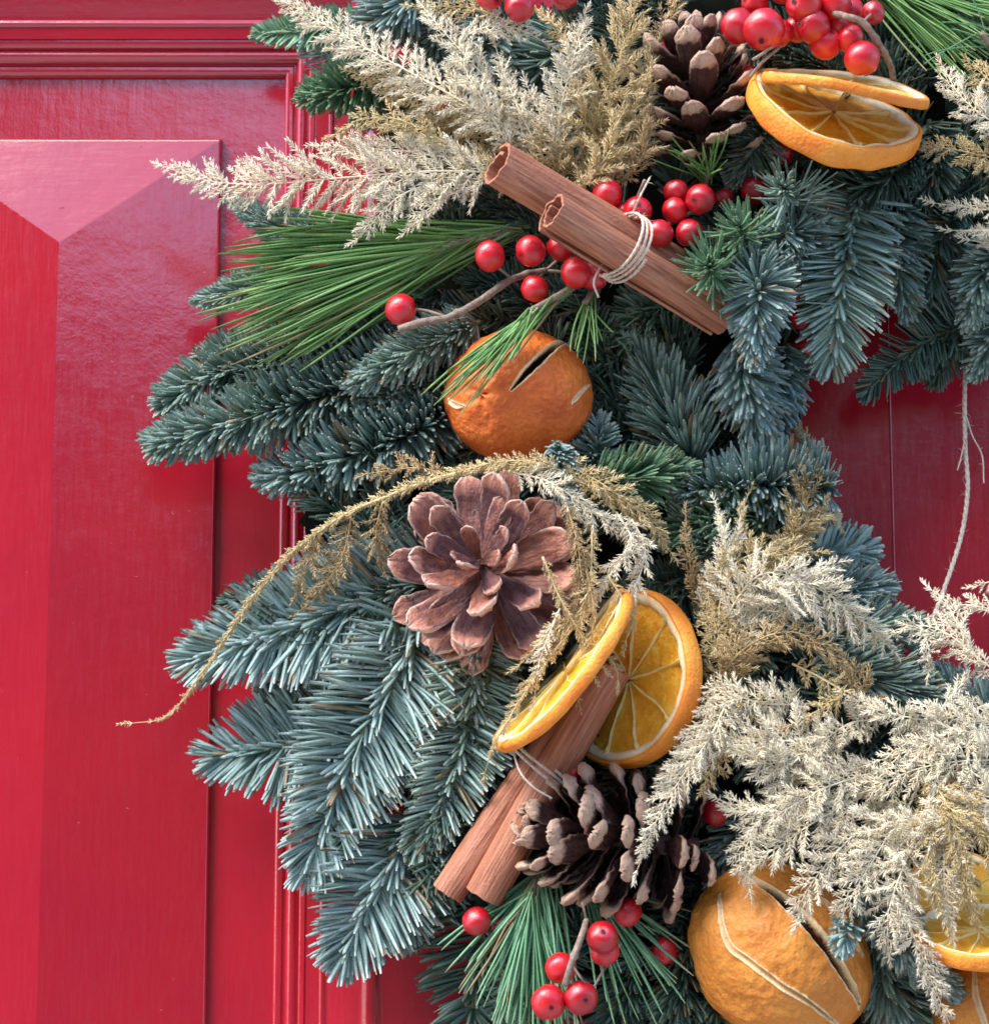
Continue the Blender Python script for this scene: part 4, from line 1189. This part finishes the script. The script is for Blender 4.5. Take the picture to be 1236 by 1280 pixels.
fir('thin dark fir sprig crossing the top of the opening', [
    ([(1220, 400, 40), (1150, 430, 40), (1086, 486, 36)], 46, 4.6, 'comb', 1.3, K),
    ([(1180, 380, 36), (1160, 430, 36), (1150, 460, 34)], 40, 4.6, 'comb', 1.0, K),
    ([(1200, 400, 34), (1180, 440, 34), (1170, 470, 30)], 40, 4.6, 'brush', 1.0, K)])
fir('fir sprigs at the right edge under the pale frond tips', [
    ([(1260, 290, 56), (1230, 340, 58), (1212, 396, 54)], 44, 5.4, 'brush', 1.5, T_),
    ([(1260, 380, 44), (1240, 420, 46), (1220, 460, 42)], 40, 5, 'brush', 1.3, T_),
    ([(1200, 260, 48), (1175, 300, 50), (1160, 360, 46)], 44, 5, 'brush', 1.2, K)])
fir('shadowed fir needles below the pair of slices at the top right', [
    ([(1150, 190, 54), (1100, 225, 58), (1040, 250, 56)], 50, 4.8, 'brush', 1.3, K),
    ([(1160, 150, 50), (1170, 200, 52), (1140, 260, 50)], 46, 4.8, 'brush', 1.2, K)])
fir('dark fir fan beside the base of the top right cone', [
    ([(960, 140, 56), (946, 178, 60), (922, 218, 58)], 44, 4.6, 'brush', 1.6, T_)])
fir('dark fir twigs in the top right corner under the pine needles', [
    ([(1250, 90, 44), (1180, 70, 48), (1110, 90, 46)], 46, 4.6, 'brush', 1.3, K),
    ([(1200, 10, 44), (1150, 40, 46), (1120, 130, 44)], 46, 4.6, 'brush', 1.2, K)])
fir('blue fir sprig to the right of the tan whole orange', [
    ([(1080, 1110, 66), (1130, 1180, 74), (1190, 1240, 70)], 38, 5.8, 'brush', 1.7, B),
    ([(1090, 1180, 56), (1110, 1230, 56), (1150, 1300, 50)], 50, 5.6, 'brush', 1.2, T_)])
fir('short pale fir needles lying over the right side of the tan orange', [
    ([(1064, 1152, 94), (1056, 1168, 97), (1052, 1186, 95)], 24, 5.4, 'brush', 0.9, B)])
fir('dark blue fir tip between the side-lying cone and tan orange', [
    ([(930, 1010, 50), (915, 1050, 56), (895, 1100, 54)], 40, 5.6, 'brush', 1.6, B),
    ([(880, 1100, 44), (860, 1130, 46), (830, 1160, 44)], 44, 5.2, 'brush', 1.3, K)])
fir('dark fir sprigs along the bottom edge between berries and tan orange', [
    ([(860, 1180, 44), (850, 1240, 44), (830, 1300, 40)], 50, 5.4, 'brush', 1.3, K),
    ([(800, 1200, 38), (780, 1250, 38), (760, 1310, 34)], 50, 5.2, 'brush', 1.2, K),
    ([(900, 1250, 40), (870, 1280, 42), (850, 1310, 40)], 46, 5.2, 'brush', 1.2, K)])
fir('dark fir sprigs behind the side-lying cone and lower cinnamon', [
    ([(640, 850, 38), (628, 920, 40), (610, 990, 38)], 56, 5.6, 'comb', 1.3, T_),
    ([(900, 930, 40), (860, 950, 42), (800, 960, 40)], 46, 5, 'brush', 1.2, K)])

# ------------------------------------------------------------------ pine tufts
pine('big sweep of bright green pine needles pointing left under the white fern', [(660, 282, 56), (610, 296, 60), (560, 306, 62)],
     [(330, 276, 62), (288, 335, 64), (284, 385, 66), (296, 428, 66), (350, 462, 62)], 240, 4.3, 'pine', 0.07, 1.4)
pine('short fan of pine needles over the left shoulder of the red-brown orange', [(716, 358, 80), (690, 374, 84), (664, 388, 90)],
     [(528, 492, 97), (552, 502, 98), (590, 480, 99), (640, 450, 99)], 40, 3.2, 'pine', 0.08, 1.0)
pine('few thin dark pine needles hanging right of the red-brown orange', [(740, 365, 78), (730, 380, 80)],
     [(722, 440, 86), (748, 455, 84), (772, 440, 80)], 10, 2.6, 'pine', 0.1, 1.5)
pine('drooping sheaf of pine needles below the side-lying cone', [(690, 1075, 58), (672, 1095, 62), (664, 1120, 66)],
     [(560, 1190, 60), (606, 1262, 70), (640, 1310, 74), (690, 1310, 74), (712, 1290, 70)], 125, 3.8, 'pine_blue', 0.05, 1.6)
pine('spray of pine needles fanning right from under the side-lying cone', [(720, 1080, 56), (740, 1110, 58)],
     [(750, 1290, 60), (838, 1250, 64), (850, 1225, 64), (862, 1160, 60)], 34, 3.4, 'pine_blue', 0.06, 1.6)
pine('dark green pine needles in the top right corner', [(1060, -40, 56), (1100, -20, 60)],
     [(1190, 110, 66), (1240, 80, 68), (1280, 40, 66), (1290, 0, 64)], 110, 3.0, 'pine', 0.08, 2.6)
pine('few yellow-green pine needles at the foot of the top right cone', [(880, 235, 66), (884, 215, 72)],
     [(830, 195, 80), (858, 185, 86), (890, 178, 88), (912, 190, 84)], 22, 2.8, 'pine', 0.12, 1.2)
pine('curly pale pine needles below the top right corner needles', [(1240, 60, 74), (1225, 40, 76)],
     [(1140, 60, 80), (1160, 35, 80), (1180, 10, 78)], 6, 2.4, 'pine_blue', 0.3, 2)

# ------------------------------------------------------------------ fern sprays
P_, Q_, O_ = 'fern_pale', 'fern_gold', 'fern_brown'
fern('white-gold fern frond stretching left over the raised panel, topmost spray on the left', [
    ([(640, 216, 74), (540, 214, 78), (430, 222, 78), (330, 230, 72), (262, 226, 66), (206, 209, 60)], 62, 72, P_, dict(sp=6.5, prof=1.05, base=0.7)),
    ([(600, 205, 72), (520, 190, 76), (440, 185, 74), (400, 182, 70)], 32, 34, P_, dict(sp=6.5)),
    ([(560, 225, 74), (500, 245, 80), (448, 298, 80)], 28, 30, P_, dict(sp=6)),
    ([(600, 230, 74), (550, 250, 80), (512, 285, 80)], 26, 26, P_, dict(sp=6))])
fern('cream fern arching to the top left corner of the moulding', [
    ([(690, 190, 70), (620, 150, 76), (530, 100, 78), (440, 50, 72), (345, -4, 64)], 52, 46, P_, dict(sp=6.5)),
    ([(640, 190, 68), (570, 150, 72), (500, 110, 70), (440, 90, 64)], 36, 40, Q_, dict(sp=7)),
    ([(600, 200, 66), (540, 170, 70), (480, 160, 68)], 30, 30, Q_, dict(sp=7)),
    ([(660, 160, 72), (600, 90, 80), (555, 40, 80), (530, 10, 76)], 34, 34, P_, dict(sp=7))])
fern('pale fern arch framing the dark fir window under the cut-off berries', [
    ([(560, 60, 76), (600, 36, 80), (640, 34, 82), (676, 50, 80)], 22, 24, P_, dict(sp=6.5)),
    ([(680, 200, 74), (650, 140, 80), (630, 90, 80), (620, 60, 78)], 22, 24, P_, dict(sp=7)),
    ([(700, 200, 74), (700, 140, 82), (720, 60, 84), (730, 20, 82)], 34, 40, P_, dict(sp=6.5)),
    ([(760, 200, 66), (740, 110, 74), (700, 40, 78), (670, 10, 74)], 30, 30, Q_, dict(sp=7)),
    ([(640, 30, 76), (590, 10, 78), (520, 8, 74)], 24, 24, Q_, dict(sp=7))])
fern('fluffy golden fern plume left of the top right dark cone', [
    ([(720, 250, 66), (740, 170, 76), (770, 90, 80), (800, -10, 78)], 62, 56, Q_, dict(sp=6, plane=48, blen=11)),
    ([(760, 240, 66), (780, 180, 76), (800, 120, 78), (822, 50, 74)], 44, 34, Q_, dict(sp=6, plane=48, blen=11)),
    ([(740, 235, 64), (760, 200, 72), (790, 175, 74), (812, 150, 70)], 36, 30, O_, dict(sp=6, plane=48, blen=11)),
    ([(700, 230, 66), (690, 190, 76), (700, 150, 78)], 44, 44, Q_, dict(sp=6.5, plane=48)),
    ([(820, 60, 66), (835, 20, 70), (850, -20, 66)], 26, 24, O_, dict(sp=6, plane=48))])
fern('tangled gold fern around the upper end of the slanting cinnamon', [
    ([(700, 250, 64), (650, 180, 72), (600, 150, 74), (540, 150, 70)], 40, 40, Q_, dict(sp=6.5, plane=46)),
    ([(690, 240, 66), (640, 210, 72), (580, 200, 74), (520, 205, 70)], 34, 36, Q_, dict(sp=6.5, plane=42)),
    ([(720, 210, 70), (680, 150, 80), (660, 110, 82)], 32, 32, P_, dict(sp=6.5, plane=42)),
    ([(770, 190, 70), (730, 150, 80), (715, 100, 82)], 40, 34, Q_, dict(sp=6.5, plane=46))])
fern('pale gold fern tips entering from the right edge under the slices', [
    ([(1280, 170, 74), (1236, 150, 78), (1200, 120, 78), (1178, 84, 74)], 34, 34, P_, dict(sp=6.5, plane=18)),
    ([(1290, 210, 72), (1230, 195, 76), (1180, 185, 76), (1150, 182, 72)], 32, 26, Q_, dict(sp=6.5, plane=18)),
    ([(1290, 130, 70), (1250, 110, 74), (1215, 82, 72)], 34, 34, Q_, dict(sp=6.5, plane=20))])
fern('small white fern tips at the right edge above the opening', [
    ([(1300, 262, 74), (1236, 262, 76), (1168, 254, 72)], 18, 16, P_, dict(sp=5.5, blen=13)),
    ([(1300, 290, 74), (1240, 288, 76), (1190, 288, 72)], 16, 12, P_, dict(sp=5.5, blen=13)),
    ([(1300, 310, 72), (1250, 306, 74), (1212, 300, 70)], 14, 14, P_, dict(sp=5.5, blen=12))])
fern('long trailing brown-gold fern whose bare tip hangs over the left panel', [
    ([(690, 596, 74), (640, 584, 88), (560, 594, 86), (480, 622, 78), (420, 650, 70), (350, 706, 60), (296, 776, 54), (262, 830, 52), (232, 872, 50), (204, 898, 48), (166, 904, 44)],
     13, 15, Q_, dict(sp=4.5, ang=26, prof=0.5, base=1.0, stem_r=2.6, blen=8)),
    ([(440, 640, 70), (430, 690, 66), (400, 740, 58), (375, 764, 52)], 24, 26, O_, dict(sp=6, plane=30, blen=9)),
    ([(480, 622, 72), (470, 668, 70), (478, 706, 66)], 26, 26, O_, dict(sp=6, plane=30, blen=9)),
    ([(400, 664, 66), (385, 710, 60), (372, 740, 54)], 24, 24, O_, dict(sp=6, plane=30, blen=9)),
    ([(560, 594, 70), (520, 585, 68), (460, 592, 62)], 24, 24, O_, dict(sp=6, plane=30, blen=9))])
fern('gold fern bridging the bottom of the red-brown orange and the open cone', [
    ([(800, 640, 88), (740, 610, 92), (680, 580, 94), (620, 578, 92), (540, 600, 84)], 22, 16, Q_, dict(sp=5.5, ang=38, blen=9)),
    ([(640, 590, 90), (690, 604, 96), (740, 640, 96), (790, 670, 92)], 26, 30, P_, dict(sp=6, ang=42, plane=20)),
    ([(700, 575, 90), (760, 610, 94), (810, 650, 92), (838, 690, 86)], 28, 28, Q_, dict(sp=6, ang=42, plane=20)),
    ([(770, 640, 92), (790, 680, 97), (760, 720, 97), (732, 768, 96)], 18, 18, P_, dict(sp=5.5, ang=40)),
    ([(790, 650, 92), (806, 690, 95), (788, 750, 95), (770, 790, 92)], 18, 18, P_, dict(sp=5.5, ang=40))])
fern('loose gold fern sprigs between the golden plume and the berries above the twine', [
    ([(700, 262, 76), (740, 220, 82), (770, 170, 84), (760, 120, 82)], 36, 36, Q_, dict(sp=6, plane=48)),
    ([(770, 232, 74), (800, 200, 80), (812, 160, 80), (806, 120, 76)], 30, 26, O_, dict(sp=6, plane=48)),
    ([(640, 190, 76), (600, 120, 84), (580, 80, 84), (590, 50, 82)], 26, 26, P_, dict(sp=6.5, plane=42)),
    ([(560, 180, 78), (500, 150, 82), (450, 150, 80), (420, 168, 76)], 24, 24, Q_, dict(sp=6.5, plane=40))])
fern('thin straw-brown fern strands hanging over the right side of the open cone and slice', [
    ([(700, 610, 96), (722, 680, 102), (722, 740, 100), (700, 800, 98), (660, 850, 97)], 15, 18, O_, dict(sp=5.5, ang=30, blen=9)),
    ([(740, 640, 94), (738, 720, 101), (726, 790, 100), (740, 840, 99)], 15, 15, Q_, dict(sp=5.5, ang=30, blen=9)),
    ([(678, 696, 102), (700, 748, 102), (730, 800, 100), (752, 832, 99)], 13, 12, Q_, dict(sp=5.5, ang=30, blen=8)),
    ([(720, 780, 99), (680, 830, 100), (644, 885, 99), (618, 930, 94), (606, 966, 86)], 15, 13, Q_, dict(sp=5.5, ang=26, blen=9)),
    ([(740, 760, 98), (690, 790, 100), (650, 830, 98)], 18, 18, Q_, dict(sp=6, ang=40, blen=10, plane=22))])
fern('wispy fern threads dangling across the edge-on slice near the upright slice', [
    ([(770, 760, 100), (752, 800, 102), (770, 835, 102), (772, 850, 100)], 12, 12, Q_, dict(sp=6, ang=40, blen=9, plane=40)),
    ([(730, 700, 100), (742, 770, 103), (728, 840, 101), (724, 872, 98)], 10, 10, O_, dict(sp=6, ang=34, blen=8, plane=30)),
    ([(700, 760, 100), (676, 820, 101), (668, 870, 98)], 14, 14, P_, dict(sp=6, ang=40, blen=9, plane=30)),
    ([(760, 720, 98), (790, 770, 98), (782, 800, 98)], 12, 12, Q_, dict(sp=6, ang=40, blen=9, plane=40))])
fern('brown cone-shaped fern plume pointing up at the left rim of the opening', [
    ([(960, 740, 66), (985, 690, 70), (1010, 620, 68), (1014, 570, 60), (994, 528, 52)], 40, 30, O_, dict(sp=6, ang=44, plane=24)),
    ([(970, 700, 66), (1000, 660, 70), (1030, 640, 66), (1044, 652, 60)], 30, 30, Q_, dict(sp=6, ang=46, plane=24))])
fern('pale upright fern tips right of the brown fern below the green fir', [
    ([(890, 780, 70), (900, 720, 80), (906, 680, 82), (896, 636, 80)], 22, 24, P_, dict(sp=5.5, ang=44)),
    ([(870, 780, 68), (890, 730, 76), (918, 680, 78), (925, 645, 76)], 18, 20, P_, dict(sp=5.5, ang=44)),
    ([(876, 770, 64), (868, 730, 72), (858, 685, 76), (857, 645, 74)], 16, 16, O_, dict(sp=5.5, ang=40)),
    ([(960, 740, 66), (940, 690, 74), (926, 650, 76), (934, 620, 74)], 14, 14, Q_, dict(sp=5.5, ang=40)),
    ([(900, 800, 70), (930, 740, 78), (960, 700, 80), (985, 680, 78)], 24, 24, Q_, dict(sp=5.5, ang=44))])
fern('bright white fern frond arching right toward the foot of the opening', [
    ([(892, 815, 74), (920, 750, 84), (960, 716, 90), (1030, 740, 88), (1080, 780, 82), (1114, 812, 76)], 40, 64, P_, dict(sp=6, flop=0.12)),
    ([(900, 825, 72), (945, 770, 82), (1000, 730, 84), (1046, 704, 80)], 38, 46, P_, dict(sp=6, flop=0.1)),
    ([(880, 750, 72), (905, 715, 80), (950, 690, 82), (1020, 690, 78)], 28, 30, Q_, dict(sp=6)),
    ([(905, 720, 72), (898, 770, 80), (900, 820, 82), (915, 850, 80)], 28, 28, Q_, dict(sp=6.5, plane=24))])
fern('airy white fern branchlets at the right foot of the opening over red paint', [
    ([(1262, 850, 76), (1220, 822, 80), (1180, 790, 80), (1140, 782, 76), (1100, 796, 72)], 30, 26, P_, dict(sp=7.5, blen=11)),
    ([(1220, 822, 80), (1196, 780, 80), (1180, 750, 76), (1164, 738, 74)], 20, 22, P_, dict(sp=7, blen=11)),
    ([(1270, 790, 76), (1236, 762, 78), (1200, 756, 76), (1176, 764, 72)], 24, 22, P_, dict(sp=7, blen=11)),
    ([(1150, 784, 78), (1160, 810, 80), (1160, 836, 78)], 16, 16, P_, dict(sp=6, blen=11)),
    ([(1280, 730, 74), (1244, 726, 76), (1222, 732, 74)], 20, 20, P_, dict(sp=7, blen=10))])
fern('curved tan fern stem crossing the pale fern mass below the opening', [
    ([(870, 900, 76), (920, 820, 86), (980, 790, 90), (1030, 808, 90), (1064, 850, 86)], 26, 36, O_, dict(sp=6, plane=26, stem_r=2.2)),
    ([(990, 830, 80), (1030, 850, 86), (1050, 870, 88), (990, 905, 90)], 20, 22, Q_, dict(sp=7, plane=24, stem_r=1.8)),
    ([(930, 880, 72), (910, 830, 80), (896, 790, 82), (886, 750, 78)], 34, 34, Q_, dict(sp=6, plane=26)),
    ([(1060, 900, 72), (1080, 870, 80), (1060, 830, 82)], 30, 30, O_, dict(sp=6.5, plane=26))])
fern('pale fern frond drooping over the middle of the side-lying cone', [
    ([(915, 860, 88), (888, 920, 100), (846, 980, 104), (818, 1030, 104), (796, 1088, 100)], 30, 30, P_, dict(sp=5.5, ang=46, prof=0.9, blen=10)),
    ([(895, 860, 86), (872, 920, 94), (844, 965, 94), (818, 996, 92)], 24, 24, P_, dict(sp=6, ang=48)),
    ([(920, 880, 84), (900, 930, 90), (880, 980, 92)], 34, 34, Q_, dict(sp=6.5, plane=22)),
    ([(885, 880, 78), (866, 915, 84), (846, 950, 84)], 20, 20, Q_, dict(sp=6.5, plane=24))])
fern('starry white fern heart right of the upright orange slice', [
    ([(1060, 960, 76), (1000, 930, 88), (940, 925, 94), (890, 935, 92)], 50, 50, P_, dict(sp=7, blen=14, plane=24)),
    ([(1010, 880, 76), (960, 880, 88), (920, 870, 92), (885, 860, 90)], 40, 40, P_, dict(sp=7, blen=13, plane=24)),
    ([(1040, 1000, 78), (990, 970, 90), (950, 950, 96), (925, 940, 98)], 44, 44, P_, dict(sp=7, blen=15, plane=26)),
    ([(1100, 900, 74), (1060, 905, 86), (1010, 940, 92), (975, 960, 92)], 36, 36, P_, dict(sp=7, blen=12, plane=22))])
fern('white fern spray fanning down left toward the tan whole orange', [
    ([(1110, 960, 80), (1030, 985, 94), (960, 1020, 98), (900, 1000, 92)], 46, 46, P_, dict(sp=6.5)),
    ([(1110, 980, 80), (1030, 1020, 94), (970, 1060, 98), (932, 1084, 94)], 44, 44, P_, dict(sp=6.5)),
    ([(1120, 1000, 80), (1060, 1050, 96), (1010, 1110, 100), (996, 1150, 98)], 44, 40, P_, dict(sp=6.5)),
    ([(1010, 1000, 86), (950, 1030, 94), (930, 1070, 94), (936, 1110, 92)], 26, 26, P_, dict(sp=6))])
fern('white fern spray fanning straight down between tan orange and right edge slice', [
    ([(1140, 1000, 80), (1100, 1060, 96), (1070, 1110, 100), (1050, 1150, 98)], 44, 44, P_, dict(sp=6.5)),
    ([(1160, 1010, 80), (1130, 1080, 97), (1110, 1140, 100), (1110, 1190, 96)], 42, 42, P_, dict(sp=6.5)),
    ([(1140, 1060, 88), (1130, 1130, 98), (1150, 1190, 98), (1190, 1290, 92)], 28, 28, P_, dict(sp=6)),
    ([(1180, 1000, 80), (1180, 1060, 96), (1180, 1110, 100), (1190, 1168, 98)], 30, 32, P_, dict(sp=6))])
fern('pale fern wisps filling between the starry heart and the right edge', [
    ([(1236, 880, 80), (1170, 900, 90), (1110, 890, 92), (1060, 870, 88)], 34, 34, P_, dict(sp=6.5, plane=36)),
    ([(1236, 1040, 88), (1180, 1040, 96), (1130, 1030, 98), (1080, 1040, 96)], 34, 34, P_, dict(sp=6.5, plane=36)),
    ([(960, 900, 84), (930, 880, 88), (900, 890, 88), (880, 920, 86)], 26, 26, Q_, dict(sp=6.5, plane=36))])
fern('silvery fern mass running along the right edge above the level slice', [
    ([(1290, 960, 78), (1230, 950, 90), (1150, 960, 94), (1080, 990, 90)], 46, 46, P_, dict(sp=6.5)),
    ([(1290, 900, 76), (1230, 910, 88), (1160, 930, 92), (1100, 950, 90)], 44, 44, P_, dict(sp=6.5)),
    ([(1300, 1000, 80), (1240, 1000, 94), (1180, 1020, 98), (1120, 1060, 94)], 44, 44, P_, dict(sp=6.5)),
    ([(1130, 980, 70), (1150, 940, 82), (1180, 880, 82), (1232, 826, 74)], 22, 18, P_, dict(sp=6, blen=9, ang=36))])
fern('olive-gold fern plume hanging above the level orange slice at the right edge', [
    ([(1150, 960, 86), (1180, 1000, 98), (1200, 1060, 102), (1210, 1120, 100), (1222, 1160, 96)], 30, 34, Q_, dict(sp=6, ang=34, plane=20)),
    ([(1170, 960, 86), (1210, 1010, 98), (1236, 1060, 100), (1260, 1110, 98)], 32, 32, Q_, dict(sp=6, ang=34, plane=20)),
    ([(1160, 980, 84), (1160, 1040, 98), (1164, 1100, 102), (1180, 1150, 100)], 26, 26, Q_, dict(sp=6, ang=34, plane=20)),
    ([(1220, 1000, 84), (1245, 1050, 92), (1250, 1110, 92)], 30, 30, P_, dict(sp=6.5, plane=20))])
